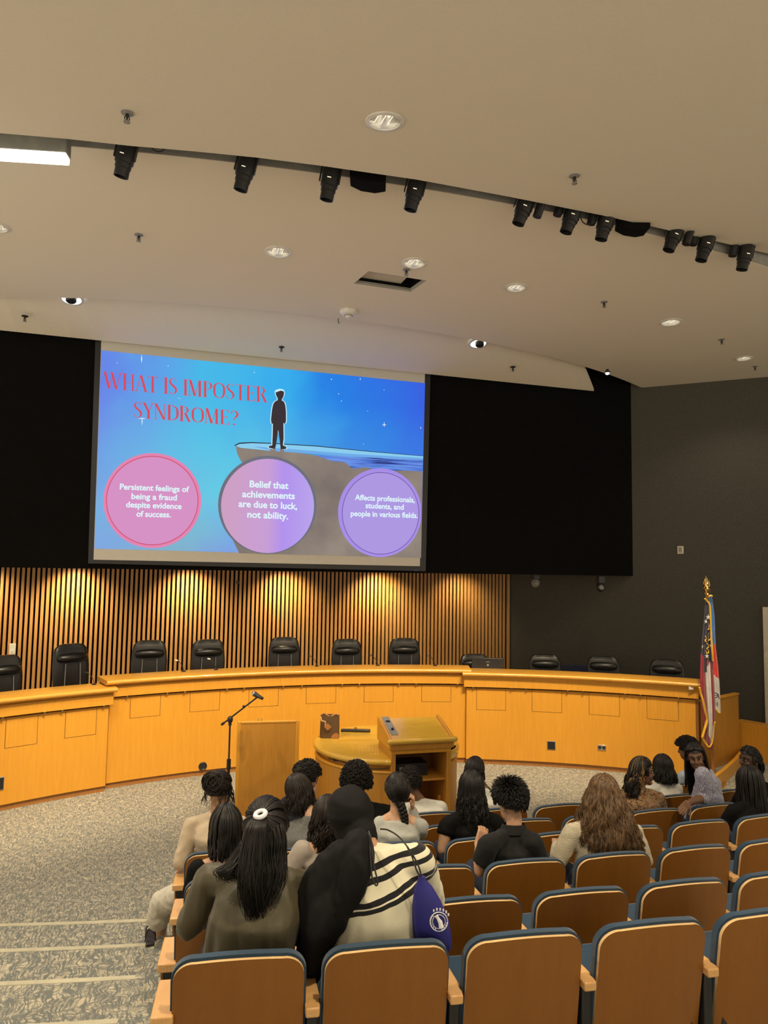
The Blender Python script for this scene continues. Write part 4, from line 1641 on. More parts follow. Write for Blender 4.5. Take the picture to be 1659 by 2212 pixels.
h0, h1 = ond(551, 1500, dm + 0.1), ond(567, 1509, dm + 0.02)
m.tube([h0, h0 + (h1 - h0) * 0.5, h1], [0.032, 0.024, 0.019], 14)
mic = m.build('microphone_body', M['black'], t, loc=b)
m = MB()
m.ell(h0 + (h0 - h1) * 0.1, (0.035, 0.035, 0.033))
m.build('microphone_grille', M['chrome'], mic, loc=b)

# round pulpit desk
dpp = 9.55
zt = 0.955
pc = onz(833, 1600, zt)
pcl, pcr = ond(677, 1608, proj(pc)[2]), ond(992, 1604, proj(pc)[2])
PR = np.linalg.norm((pcr - pcl)[:2]) / 2
pc = (pcl + pcr) / 2
PCX = np.array((pc[0], pc[1], 0))
rr = unit((pcr - pcl) * np.array((1, 1, 0)))
ff = np.cross((0, 0, 1), rr)
t = thing('pulpit_desk', PCX, 'round maple pulpit desk with sloped reading top and open shelves', 'lectern')
# cabinet bay cut out of the drum: right part towards the viewer
c0 = onz(833, 1605, 0)
dBL = proj(PCX - ff * PR * 0.98 + (0, 0, 0.9))[2]
bayL = ond(845, 1626, dBL)
bayR = ond(975, 1618, dBL + 0.20)
br, bf = frame2(bayL, bayR)
bw = np.linalg.norm((bayR - bayL)[:2])
bay0 = np.array((bayL[0], bayL[1], 0))
aC = lambda p: math.atan2(np.dot(p - PCX, rr), np.dot(p - PCX, ff))     # angle from ff to rr
def pdisc(mb, R0, z0, z1, a0, a1, n=48, thick=None):
    rings = []
    for i in range(n + 1):
        a = a0 + (a1 - a0) * i / n
        d = rr * math.sin(a) + ff * math.cos(a)
        Ri = 0.02 if thick is None else R0 - thick
        rings.append([PCX + d * Ri + (0, 0, z0), PCX + d * Ri + (0, 0, z1), PCX + d * R0 + (0, 0, z1), PCX + d * R0 + (0, 0, z0)])
    mb.loft(rings)
aBL = math.atan2(np.dot(bay0 - PCX, rr), np.dot(bay0 - PCX, ff))
aBR = math.atan2(np.dot(bay0 + br * bw - PCX, rr), np.dot(bay0 + br * bw - PCX, ff))
# drum runs the long way round, from the bay's right jamb to its left jamb
s0, s1 = aBL if aBL < 0 else aBL - 2 * PI, aBR
m = MB()
pdisc(m, PR * 0.965, 0.0, zt - 0.16, s0, s1, 64, 0.04)
rdrum = m.build('drum_wall', M['podium'], t, loc=PCX)
m = MB()
rings = []
for i in range(65):
    a = s0 + (s1 - s0) * i / 64
    d = rr * math.sin(a) + ff * math.cos(a)
    rings.append([PCX + d * (PR * 0.93 + 0.045 * math.cos(b)) + (0, 0, zt - 0.155 + 0.022 * math.sin(b)) for b in np.linspace(0, 2 * PI, 11)[:-1]])
m.loft(rings)
rledge = m.build('ledge_moulding', M['maple'], t, loc=PCX)
m = MB()
pdisc(m, PR * 0.92, zt - 0.16, zt - 0.06, s0, s1, 64, 0.04)
rband = m.build('recessed_band', M['podium'], t, loc=PCX)
m = MB()
rings = []
for i in range(65):
    a = s0 + (s1 - s0) * i / 64
    d = rr * math.sin(a) + ff * math.cos(a)
    rings.append([PCX + d * 0.03 + (0, 0, zt - 0.07), PCX + d * 0.03 + (0, 0, zt)] + [PCX + d * (PR - 0.035 + 0.035 * math.cos(b)) + (0, 0, zt - 0.035 + 0.035 * math.sin(b)) for b in np.linspace(PI / 2, -PI / 2, 9)])
m.loft(rings)
rtop = m.build('round_top', M['pulpit_top'], t, loc=PCX)
# bay cabinet
bd = 0.62
z_c = ond(910, 1627, dBL + 0.10)[2]        # underside of the lectern head
for s in (0, 1):
    m = MB()
    m.box(bay0 + br * (0.03 if s == 0 else bw - 0.03) + bf * bd / 2 + (0, 0, z_c / 2), (0.06, bd, z_c), br, bf)
    m.build('bay_side', M['podium'], t, loc=PCX, bevel=0.005)
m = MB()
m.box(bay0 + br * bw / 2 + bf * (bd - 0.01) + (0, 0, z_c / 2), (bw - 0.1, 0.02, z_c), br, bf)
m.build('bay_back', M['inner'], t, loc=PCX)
for zs in (z_c - 0.34, z_c - 0.74, 0.05):
    m = MB()
    m.box(bay0 + br * bw / 2 + bf * (bd / 2 + 0.02) + (0, 0, zs), (bw - 0.115, bd - 0.06, 0.025), br, bf)
    m.build('shelf', M['podium'], t, loc=PCX, bevel=0.003)
m = MB()
m.box(bay0 + br * bw / 2 + bf * bd / 2 + (0, 0, z_c + 0.027), (bw, bd, 0.055), br, bf)
m.build('bay_top_rail', M['maple'], t, loc=PCX, bevel=0.006)
# curved right flank of the bay
m = MB()
pdisc(m, PR * 0.99, zt - 0.10, zt, aBR - 0.02, aBR - 0.55, 14, 0.12)
rret = m.build('top_return', M['pulpit_top'], t, loc=PCX)
for q_ in (rband, rtop, rledge, rdrum, rret):
    cut = MB()
    cut.box(bay0 + br * bw / 2 + bf * (bd / 2 - 0.5) + (0, 0, 0.9), (bw - 0.004, bd + 0.99, 0.9), br, bf)
    cut.v = [tuple(np.array(a_) - PCX) for a_ in cut.v]
    par = q_.parent
    q_.parent = None
    boolean_cut(q_, cut)
    q_.parent = par
# lectern head: sloped board
hz0 = z_c + 0.055
hf = bay0 + bf * (-0.03)
zf = ond(908, 1600, dBL + 0.08)[2]
hd = 0.62
zb = ond(870, 1550, dBL + 0.68)[2]
for s in (0, 1):
    m = MB()
    m.prism([(0, hz0), (hd, hz0), (hd, zb + 0.03), (hd - 0.06, zb + 0.03), (0.0, zf + 0.035)], 0.035, hf + br * (-0.03 if s == 0 else bw - 0.005), bf, (0, 0, 1), br)
    m.build('head_side', M['maple'], t, loc=PCX, bevel=0.012)
m = MB()
m.prism([(0.0, hz0), (hd, hz0), (hd, zb - 0.02), (0.0, zf - 0.02)], bw, hf, bf, (0, 0, 1), br)
m.build('head_box', M['podium'], t, loc=PCX, bevel=0.004)
m = MB()
m.prism([(-0.005, zf - 0.02), (hd, zb - 0.02), (hd, zb), (-0.005, zf)], bw - 0.01, hf + br * 0.005, bf, (0, 0, 1), br)
m.build('reading_board', M['pulpit_top'], t, loc=PCX, bevel=0.003)
m = MB()
m.tube([hf - bf * 0.015 + br * -0.03 + (0, 0, zf + 0.005), hf - bf * 0.015 + br * (bw + 0.03) + (0, 0, zf + 0.005)], 0.035, 12, True, True)
m.build('front_lip', M['pulpit_top'], t, loc=PCX)
sl_ = unit(bf * hd + np.array((0, 0, zb - zf)))
sn_ = np.cross(br, sl_)
kp = hf + br * 0.085 + sl_ * 0.42 + np.array((0, 0, zf)) + sn_ * 0.004
m = MB()
m.box(kp, (0.09, 0.50, 0.012), br, sl_, sn_)
cpn = m.build('control_strip', M['grey'], t, loc=PCX, bevel=0.002)
m = MB()
m.lathe([(0.018, 0), (0.018, 0.012), (0.012, 0.03), (0.002, 0.03)], 12, kp - sl_ * 0.12, br, sl_, sn_)
m.lathe([(0.03, 0.004), (0.03, 0.01), (0.02, 0.012), (0.002, 0.012)], 14, kp + sl_ * 0.11, br, sl_, sn_)
m.build('knob', M['black'], cpn, loc=PCX)
p = bay0 + br * bw * 0.42 + bf * 0.34 + (0, 0, z_c - 0.34 + 0.013)
t2 = thing('amplifier', p, 'dark electronic unit on the top shelf inside the pulpit', 'amplifier')
m = MB()
m.box(p + (0, 0, 0.08), (0.42, 0.3, 0.15), br, bf)
m.build('case', M['black'], t2, loc=p, bevel=0.005)
m = MB()
m.box(p + (0, 0, 0.10) - bf * 0.152 - br * 0.1, (0.13, 0.006, 0.04), br, bf)
m.build('display', M['grey'], t2, loc=p)
m = MB()
q0 = PCX - ff * (PR * 0.95)
pts = [PCX + (rr * math.sin(a) + ff * math.cos(a)) * PR * 0.955 + (0, 0, zt - 0.10 - 0.02 * math.sin(k_)) for k_, a in zip(np.linspace(0, 6, 24), np.linspace(s0 + 0.02, s0 + 0.95, 24))]
m.tube(pts, 0.006, 6)
m.box(pts[-5], (0.07, 0.02, 0.025), rr, ff)
tag(m.build('cable', M['black'], loc=pts[0]), 'thin black cable along the underside of the round pulpit top', 'cable')

# patterned tote bag on the pulpit
bp = onz(712, 1592, zt)
sc = proj(bp)[2] / FPX
t = thing('tote_bag', bp, 'brown lattice-patterned tote bag with tan corners on the round pulpit top', 'bag')
k = NT('brown lattice canvas')
v = k.coord((1, 1, 1))
sx = k.n('ShaderNodeSeparateXYZ')
k.l(v, sx.inputs[0])
s1_ = k.math('SINE', k.math('MULTIPLY', k.math('ADD', sx.outputs[0], sx.outputs[2]), 150))
s2_ = k.math('SINE', k.math('MULTIPLY', k.math('SUBTRACT', sx.outputs[0], sx.outputs[2]), 150))
pr_ = k.math('ABSOLUTE', k.math('MULTIPLY', s1_, s2_))
k.base(k.ramp(pr_, [(0.0, (0.20, 0.12, 0.045)), (0.18, (0.06, 0.032, 0.016)), (0.7, (0.055, 0.03, 0.015)), (0.9, (0.20, 0.12, 0.045))]))
k.set(0.5)
bagm = k.m
tan = plain('tan leather', (0.36, 0.15, 0.045), 0.5)
wbg, hbg, dbg = 43 * sc * 0.98, 46 * sc, 0.17
m = MB()
O = bp + (0, 0, 0.004)
def ringbag(w2, d2, z_, inset=0):
    r_l = []
    for k_ in range(24):
        b = 2 * PI * k_ / 24
        cx = abs(math.cos(b)) ** 0.35 * math.copysign(1, math.cos(b))
        cy = abs(math.sin(b)) ** 0.5 * math.copysign(1, math.sin(b))
        r_l.append(O + rr * w2 * cx + ff * d2 * cy + (0, 0, z_))
    return r_l
m.loft([ringbag(wbg / 2 * .97, dbg / 2, 0), ringbag(wbg / 2, dbg / 2, 0.05), ringbag(wbg / 2 * .98, dbg / 2 * .9, hbg * .6), ringbag(wbg / 2 * .96, dbg / 2 * .85, hbg), ringbag(wbg / 2 * .93, dbg / 2 * .75, hbg - 0.004), ringbag(wbg / 2 * .92, dbg / 2 * .7, hbg * 0.5)])
m.build('bag_body', bagm, t, loc=bp, ang=60)
m = MB()
q = O - ff * (dbg / 2 + 0.003) + rr * wbg * 0.08
m.prism([(0, 0), (wbg * .4, 0), (wbg * .4, .05), (wbg * .28, .075), (wbg * .1, .05)], 0.004, q, rr, (0, 0, 1), ff)
m.build('corner_patch', tan, t, loc=bp)
m = MB()
q = O - ff * (dbg / 2 + 0.004) + (0, 0, hbg * 0.98)
m.tube([q - rr * wbg * .46, q - rr * wbg * .40 + (0, 0, -.05) - ff * 0.02, q - rr * wbg * .2 + (0, 0, -.06) - ff * 0.03, q - rr * wbg * .2 + (0, 0, -.13) - ff * 0.02], 0.011, 8)
m.build('scarf', plain('tan print scarf', (0.5, 0.28, 0.12), 0.7), t, loc=bp)
m = MB()
m.prism([(0, 0), (.05, .05), (.1, 0), (.05, -.05)], 0.006, q - rr * wbg * .26 - ff * 0.03 + (0, 0, -.13), rr, (0, 0, 1), ff)
m.build('hang_tag', tan, t, loc=bp)
m = MB()
m.tube([O - rr * wbg * .45 + (0, 0, hbg), O - rr * wbg * .3 + (0, 0, hbg + .02), O + (0, 0, hbg * .93) - ff * 0.03, O + rr * wbg * .3 + (0, 0, hbg + .015), O + rr * wbg * .42 + (0, 0, hbg)], 0.012, 8)
m.build('handle', tan, t, loc=bp)
# black bar on the pulpit
p = onz(768, 1581, zt)
t = thing('black_bar', p, 'long black bar lying on the round pulpit top beside the tote bag', 'bar')
m = MB()
m.box(p + (0, 0, 0.02), (0.42, 0.06, 0.04), rr, ff)
m.build('bar', M['black'], t, loc=p, bevel=0.012)
m = MB()
m.lathe([(0.02, 0), (0.022, 0.012), (0.012, 0.022), (0.002, 0.024)], 14, p + (0, 0, 0.04) + ff * 0.01)
m.build('knob', M['brass'], t, loc=p)

# ================================================================== FLAGS
fb = onz(1540, 1698, 0)
fd_ = proj(fb)[2]
ftop = ond(1529, 1290, fd_)
def flag_pole(p, top_, label):
    t_ = thing('flag_stand', p, label, 'flagpole')
    m_ = MB()
    m_.lathe([(0.17, 0), (0.17, 0.03), (0.10, 0.06), (0.04, 0.10), (0.03, 0.16), (0.016, 0.16)], 24, p, caps=True)
    m_.build('base', M['brass'], t_, loc=p)
    m_ = MB()
    m_.tube([p + (0, 0, 0.1), top_], 0.015, 10)
    m_.build('pole', M['maple_dark'], t_, loc=p)
    m_ = MB()
    m_.lathe([(0.02, 0), (0.028, 0.03), (0.018, 0.05), (0.045, 0.09), (0.05, 0.12), (0.03, 0.15), (0.02, 0.17), (0.03, 0.2), (0.012, 0.24), (0.002, 0.30)], 14, top_)
    for s in (-1, 1):
        m_.tube([top_ + (0, 0, 0.12), top_ + R2 * s * 0.03 + (0, 0, 0.19), top_ + R2 * s * 0.022 + (0, 0, 0.26)], [0.02, 0.014, 0.004], 6)
    m_.build('finial', M['brass'], t_, loc=p)
    return t_


ft1 = np.array((fb[0] - 0.03, fb[1], ftop[2]))
flag_pole(fb, ft1, 'wooden flagpole with brass finial carrying the starred state flag')
fb2 = fb + R2 * 0.0 + np.array((0.14, 0.12, 0)) * 1.0
fb2[2] = 0
ft2 = np.array((fb2[0] - 0.09, fb2[1], ftop[2] + 0.03))
flag_pole(fb2, ft2, 'second flagpole just behind, carrying the blue, red and white flag')


def flag_cloth(name, d, rows, matf, label, folds=3.0, phase=0.0, amp=0.035):
    """rows: (v, uL, uR) measured edges of the hanging cloth"""
    rowsI = []
    n = 240
    vs = [r[0] for r in rows]
    for i in range(n + 1):
        v_ = vs[0] + (vs[-1] - vs[0]) * i / n
        rowsI.append((v_, float(np.interp(v_, vs, [r[1] for r in rows])), float(np.interp(v_, vs, [r[2] for r in rows]))))
    K = 64
    P = []
    for i, (v_, ul, ur) in enumerate(rowsI):
        for k_ in range(K + 1):
            f = k_ / K
            A = amp * (0.25 + 0.75 * i / n)
            dd_ = d - 0.05 + A * math.sin(2 * PI * (folds * f) + phase + 0.6 * math.sin(i * 0.0125)) + 0.03 * abs(2 * f - 1)
            P.append(ond(ul + (ur - ul) * f, v_, dd_))
    fs = [(i * (K + 1) + k_, i * (K + 1) + k_ + 1, (i + 1) * (K + 1) + k_ + 1, (i + 1) * (K + 1) + k_) for i in range(n) for k_ in range(K)]
    t_ = thing(name, P[0], label, 'flag')
    mats = []
    mi = []
    idx = {}
    for i in range(n):
        for k_ in range(K):
            mt = matf((rowsI[i][0] + rowsI[i + 1][0]) / 2, (k_ + 0.5) / K)
            if mt.name not in idx:
                idx[mt.name] = len(mats)
                mats.append(mt)
            mi.append(idx[mt.name])
    m_ = MB()
    m_.add(P, fs)
    m_.mi = mi
    o = m_.build('cloth', mats, t_, loc=P[0], ang=180)
    sd_ = o.modifiers.new('thick', 'SOLIDIFY')
    sd_.thickness = 0.004
    return t_, P, K, n, rowsI


silk = lambda nm, c: plain(nm, c, 0.5, 0, 0.3, 0.3)
F_navy, F_red, F_white, F_blue, F_red2 = silk('navy silk', (0.012, 0.014, 0.05)), silk('crimson silk', (0.30, 0.012, 0.035)), silk('white silk', (0.72, 0.70, 0.68)), silk('bright blue silk', (0.05, 0.20, 0.62)), silk('bright red silk', (0.75, 0.05, 0.04))


def m1(v, f):
    if v < 1418 + (f - 0.3) * 24 or (0.28 < f < 0.52 and v < 1452):
        return F_navy
    if f < 0.40:
        return F_red
    if f < 0.82:
        return F_white if v < 1560 + f * 60 and v > 1428 + (0.82 - f) * 40 else F_red
    return F_red


t1, P1, K1, n1, rI = flag_cloth('state_flag', fd_ - 0.05, [(1292, 1524, 1532), (1330, 1521, 1536), (1380, 1516, 1538), (1420, 1513, 1539), (1470, 1512, 1542), (1530, 1515, 1545), (1570, 1519, 1545), (1605, 1520, 1542), (1618, 1528, 1538)], m1,
                                'furled navy, crimson and white state flag with white stars', 3.0, 0.4)


def fg(v, f):
    i = int(np.clip((v - 1292) / (1618 - 1292) * n1, 0, n1))
    k_ = int(np.clip(round(f * K1), 0, K1))
    return P1[i * (K1 + 1) + k_] - FW * 0.012


m = MB()
for v_, f_v, r_s in ((1333, .55, 6.5), (1343, .28, 5.5), (1397, .14, 5.0), (1394, .86, 4.5), (1418, .52, 6), (1352, .74, 4)):
    c = fg(v_, f_v)
    rs = r_s * fd_ / FPX
    pts = [c + R2 * (rs * (1 if i % 2 == 0 else .42) * math.sin(PI * i / 5)) * 0.8 + U2 * (rs * (1 if i % 2 == 0 else .42) * math.cos(PI * i / 5)) for i in range(10)]
    m.add([c] + pts, [(0, 1 + i, 1 + (i + 1) % 10) for i in range(10)])
m.build('stars', F_white, t1, loc=P1[0])
m = MB()
for pts in ([(1357, .80), (1362, .92), (1372, .95), (1381, .80), (1384, .6)], [(1360, .55), (1358, .7)], [(1374, .28), (1379, .42), (1384, .3), (1388, .45)], [(1390, .5), (1397, .64), (1402, .48), (1407, .66), (1412, .6)], [(1405, .4), (1412, .5)]):
    m.tube(spline([fg(*q) for q in pts], 16), 0.008, 6)
m.build('gold_emblem', M['gold'], t1, loc=P1[0])


def fringe(pts, t_, L0, d, wd=0.02):
    m_ = MB()
    m_.tube(spline([ond(u, v, d + 0.012 * math.sin(i * 2.1)) for i, (u, v) in enumerate(pts)], 40), wd, 8, flat=0.5)
    m_.build('fringe', M['gold'], t_, loc=L0)


fringe([(1523, 1293), (1528, 1299), (1533, 1308), (1535, 1335), (1536, 1370), (1538, 1400), (1540, 1428)], t1, P1[0], fd_ - 0.12)
fringe([(1511, 1485), (1514, 1500), (1518, 1512), (1524, 1540), (1527, 1555), (1522, 1575), (1517, 1592)], t1, P1[0], fd_ - 0.15, 0.022)
fringe([(1517, 1592), (1524, 1605), (1532, 1614), (1539, 1602), (1542, 1575), (1544, 1560)], t1, P1[0], fd_ - 0.12, 0.022)


def m2(v, f):
    if v < 1400 - f * 18 + 4:
        return F_blue
    if v < 1455 + f * 12:
        return F_red2
    return F_white


t2_, P2, K2, n2, rI2 = flag_cloth('city_flag', fd_ + 0.14, [(1286, 1532, 1537), (1330, 1533, 1543), (1400, 1537, 1546), (1440, 1539, 1551), (1480, 1540, 1554), (1530, 1542, 1556), (1541, 1544, 1556)], m2,
                                  'furled bright blue, red and white flag hanging behind the starred one', 2.0, 1.2, 0.02)
fringe([(1531, 1289), (1535, 1286), (1539, 1288)], t2_, P2[0], fd_ + 0.05)
fringe([(1543, 1531), (1549, 1538), (1556, 1541)], t2_, P2[0], fd_ + 0.05, 0.026)
m = MB()
dl_ = fd_ + 0.03
m.tube([ond(1546 + 4.5 * math.cos(a), 1502 + 5 * math.sin(a), dl_) for a in np.linspace(0.3, 2 * PI - 0.2, 14)], 0.007, 6)
m.tube([ond(1541.5, 1502, dl_), ond(1550, 1502, dl_)], 0.006, 6)
m.tube([ond(1551, 1499, dl_), ond(1553.5, 1509, dl_)], 0.007, 6)
m.build('letters', F_navy, t2_, loc=P2[0])

# ================================================================== AUDITORIUM SEATS
def seat_pos(r, s):
    R = SEAT_R[r - 1]
    a = math.asin((SEAT_X0[r - 1] - SEATC[0]) / R) + s * SEAT_SP[r - 1] / R
    p = polar(SEATC, R, a)
    return np.array((p[0], p[1], (7 - r) * STEP)), a


def bent(poly, y0, y1, mb, lean=0.16, bow=0.035, mi=(0, 0, 0), hw=0.26):
    """poly in (x,z); extruded from y0 (rear) to y1 (front) on a bowed, leaning surface"""
    n = len(poly)
    # subdivide across by strips: build as grid fan
    def S_(x, z, y):
        return (x, y - bow * (1 - (x / hw) ** 2) * 1.0 + bow - lean * (z - 0.45) , z)
    xs_ = sorted(set(round(p[0], 4) for p in poly))
    zmin = min(p[1] for p in poly)
    tops = {}
    for x, z in poly:
        x = round(x, 4)
        tops[x] = max(tops.get(x, -9), z)
    NZ = 6
    for y, m_, flip in ((y0, mi[0], 0), (y1, mi[1], 1)):
        mb.mat(m_)
        P, F = [], []
        for x in xs_:
            for j in range(NZ + 1):
                P.append(S_(x, zmin + (tops[x] - zmin) * j / NZ, y))
        for i in range(len(xs_) - 1):
            for j in range(NZ):
                a = i * (NZ + 1) + j
                q = (a, a + NZ + 1, a + NZ + 2, a + 1)
                F.append(q if not flip else q[::-1])
        mb.add(P, F)
    mb.mat(mi[2])
    loop = [(xs_[0], zmin)] + [(xs_[0], zmin + (tops[xs_[0]] - zmin) * j / NZ) for j in range(1, NZ)] + [(x, tops[x]) for x in xs_] + [(xs_[-1], zmin + (tops[xs_[-1]] - zmin) * j / NZ) for j in range(NZ - 1, 0, -1)] + [(x, zmin) for x in reversed(xs_)]
    P = [S_(x, z, y0) for x, z in loop] + [S_(x, z, y1) for x, z in loop]
    L_ = len(loop)
    mb.add(P, [(i, (i + 1) % L_, L_ + (i + 1) % L_, L_ + i) for i in range(L_)])


def outline(w2, z0, z1, r, crown=0.012):
    pts = []
    for k_ in range(9):
        b = PI - (PI / 2) * k_ / 8
        pts.append((-w2 + r + r * math.cos(b), z1 - r + r * math.sin(b)))
    for x in np.linspace(-w2 + r, w2 - r, 11)[1:-1]:
        pts.append((float(x), z1 + crown * (1 - (x / (w2 - r)) ** 2)))
    for k_ in range(9):
        b = (PI / 2) - (PI / 2) * k_ / 8
        pts.append((w2 - r + r * math.cos(b), z1 - r + r * math.sin(b)))
    pts = [(-w2, z0)] + pts + [(w2, z0)]
    # keep x unique and monotone
    out = []
    for p in pts:
        out.append(p)
    return out


def make_seat(end=False):
    """local frame: x right, y towards the stage, z up; parts returned as meshes"""
    parts = []
    m = MB()
    bent(outline(0.248, 0.20, 0.838, 0.085), -0.016, 0.0, m, mi=(0, 0, 1))
    parts.append(('back_shell', m, [M['seatwood'], M['edge']], 0, 50))
    m = MB()
    bent(outline(0.257, 0.30, 0.851, 0.097), 0.0, 0.032, m)
    parts.append(('back_cushion', m, [M['blue']], 0.012, 50))
    m = MB()
    m.box((0, 0.30, 0.425), (0.49, 0.46, 0.10), None, unit((0, 1, 0.10)), unit((0, -0.10, 1)))
    parts.append(('seat_cushion', m, [M['blue']], 0.03, 50))
    m = MB()
    m.box((0, 0.29, 0.362), (0.46, 0.42, 0.02), None, unit((0, 1, 0.10)), unit((0, -0.10, 1)))
    parts.append(('seat_pan', m, [M['seatwood']], 0.004, 50))
    for s in ((-1,) if not end else (-1,)):
        m = MB()
        if end:
            m.prism([(-0.050, -0.0), (-0.056, 0.25), (0.040, 0.25), (0.042, 0.1), (0.032, 0.0)], 0.04, (-0.275, -0.03, 0.60), (1, 0, 0), (0, 1, 0), (0, 0, 1))
        else:
            m.prism([(-0.028, -0.01), (-0.030, 0.24), (0.022, 0.24), (0.034, 0.06), (0.026, 0.045), (0.030, 0.02), (0.026, -0.01)], 0.036, (-0.292, -0.03, 0.60), (1, 0, 0), (0, 1, 0), (0, 0, 1))
        parts.append(('armrest', m, [M['armwood']], 0.006, 40))
        m = MB()
        if end:
            m.box((-0.275, 0.10, 0.30), (0.05, 0.18, 0.60))
        else:
            m.box((-0.292, 0.09, 0.30), (0.04, 0.18, 0.60))
        parts.append(('standard', m, [M['blackmetal']], 0.006, 40))
        if end:
            m = MB()
            m.box((-0.307, 0.105, 0.32), (0.014, 0.19, 0.52))
            parts.append(('end_panel', m, [M['seatwood']], 0.003, 40))
    m = MB()
    for s in (-1, 1):
        m.box((s * 0.2, 0.03, 0.33), (0.03, 0.03, 0.2))
    m.box((0, 0.05, 0.30), (0.56, 0.04, 0.05))
    parts.append(('support_frame', m, [M['blackmetal']], 0.003, 40))
    return parts


def realise(parts, root):
    for nm, m, mats, bev, ang in parts:
        m.build(nm, mats, root, bevel=bev, ang=ang)


ROWW = {1: 'nearest row', 2: 'second row from the camera', 3: 'third row from the camera', 4: 'fourth row from the camera', 5: 'fifth row from the camera', 6: 'frontmost row', 7: 'floor ahead of the rows'}
ORD = ['aisle', 'second', 'third', 'fourth', 'fifth', 'sixth', 'seventh', 'eighth', 'ninth', 'tenth']
SEATS = {1: range(0, 5), 2: range(0, 6), 3: range(0, 7), 4: range(0, 8), 5: range(0, 9), 6: range(0, 10)}
SEATS[7] = [8]
SKIP = {(5, 0), (5, 1), (5, 2), (6, 0), (6, 1), (6, 2)}
protos = {}
for r in SEATS:
    for s in SEATS[r]:
        if (r, s) in SKIP:
            continue
        p, a = seat_pos(r, s)
        lb = 'wooden-backed blue seat, %s in the %s' % (ORD[s] + (' from the aisle' if s else ' end seat'), ROWW[r])
        end = s == 0
        if end not in protos:
            t = thing('auditorium_seat', p, lb, 'seat', 'auditorium seats', a)
            realise(make_seat(end), t)
            protos[end] = t
        else:
            src = protos[end]
            t = src.copy()
            COL.objects.link(t)
            for ch in src.children:
                c_ = ch.copy()
                COL.objects.link(c_)
                c_.parent = t
            t['label'] = lb
        t.location = [float(x) for x in p]
        t.rotation_euler = (0, 0, a)
        t.scale = (SEAT_SP[r - 1] / 0.575, 1, 1)


# ================================================================== PEOPLE
Zv = np.array((0, 0, 1.0))


def rotv(v, ang, axis):
    c, s_ = math.cos(ang), math.sin(ang)
    axis = unit(axis)
    v = np.array(v, float)
    return v * c + np.cross(axis, v) * s_ + axis * np.dot(axis, v) * (1 - c)


def remeshed(mb, voxel, smooth=4, wr=0.0, wscale=9.0, stretch=None):
    o = mb.build('tmp', M['black'], smooth=False)
    r = o.modifiers.new('r', 'REMESH')
    r.mode = 'VOXEL'
    r.voxel_size = voxel
    s_ = o.modifiers.new('s', 'SMOOTH')
    s_.iterations = smooth
    s_.factor = 0.5
    me = evaluated(o)
    bpy.data.objects.remove(o)
    if wr:
        for v in me.vertices:
            q = Vector(v.co) * wscale
            if stretch:
                q = Vector((q[0] * stretch[0], q[1] * stretch[1], q[2] * stretch[2]))
            n_ = 0.55 - 1.5 * abs(noise.noise(q)) + 0.5 * noise.noise(q * 2.3)
            v.co = v.co + v.normal * (n_ * wr)
    return me


def link_mesh(me, name, mat, parent, loc):
    me.materials.clear()
    for m_ in (mat if isinstance(mat, (list, tuple)) else [mat]):
        me.materials.append(m_)
    me.shade_smooth()
    me.transform(Matrix.Translation(-Vector([float(c) for c in loc])))
    me.name = name
    o = bpy.data.objects.new(name, me)
    COL.objects.link(o)
    o.parent = parent
    return o


def add_hand(mb, wrist, d, n, sgn, sc=1.0, curl=0.6, spread=0.10):
    """d: wrist to knuckles, n: back-of-hand normal, sgn: +1 puts the thumb on +side (d x n)"""
    d, n = unit(d), unit(n - np.dot(n, unit(d)) * unit(d))
    sd_ = np.cross(d, n) * sgn
    kn = wrist + d * 0.085 * sc
    for w_ in (-0.026, -0.009, 0.009, 0.026):
        mb.tube([wrist + sd_ * w_ * 0.7 * sc, kn + sd_ * w_ * sc], [0.016 * sc, 0.0135 * sc], 8, True, True)
    for i, (w_, L_) in enumerate(((0.030, 0.068), (0.010, 0.078), (-0.010, 0.073), (-0.029, 0.058))):
        b0 = kn + sd_ * w_ * sc
        dr = unit(d + sd_ * w_ * spread * 30 * 0.12)
        c1 = rotv(dr, curl * 0.7, np.cross(dr, -n))
        c2 = rotv(dr, curl * 1.7, np.cross(dr, -n))
        p1 = b0 + c1 * L_ * 0.5 * sc
        p2 = p1 + c2 * L_ * 0.5 * sc
        mb.tube([b0, p1, p2], [0.0105 * sc, 0.0095 * sc, 0.0080 * sc], 8, True, True)
    tb = wrist + d * 0.028 * sc + sd_ * 0.028 * sc
    t1_ = tb + unit(d * 0.6 + sd_ * 0.7 - n * 0.25) * 0.042 * sc
    t2_ = t1_ + unit(d * 0.9 + sd_ * 0.15 - n * 0.3) * 0.034 * sc
    mb.tube([wrist + d * 0.012 * sc, tb, t1_, t2_], [0.016 * sc, 0.0155 * sc, 0.012 * sc, 0.0095 * sc], 8, True, True)
    return [t2_]


HAIRM = {}


def hair_mat(name, c0, c1, rough=0.4, scale=(55, 55, 5)):
    k = NT(name)
    v = k.coord(scale)
    k.base(k.ramp(k.noise(v, 1.0, 3), [(0.35, c0), (0.65, c1)]))
    k.set(rough, 0, 0.35)
    return k.m


HB = hair_mat('black hair', (0.0045, 0.0034, 0.003), (0.011, 0.0078, 0.006), 0.42)
HD = hair_mat('dark brown hair', (0.007, 0.0045, 0.003), (0.020, 0.012, 0.007), 0.42)
HBR = hair_mat('long brown hair', (0.045, 0.022, 0.009), (0.19, 0.105, 0.045), 0.45, (70, 70, 4))
HST = hair_mat('black hair with bronze streaks', (0.006, 0.005, 0.004), (0.02, 0.012, 0.008), 0.4)
HG = hair_mat('bronze hair streaks', (0.20, 0.11, 0.03), (0.32, 0.19, 0.06), 0.45)
HAF = hair_mat('coily dark hair', (0.005, 0.0036, 0.003), (0.015, 0.010, 0.007), 0.7, (60, 60, 60))


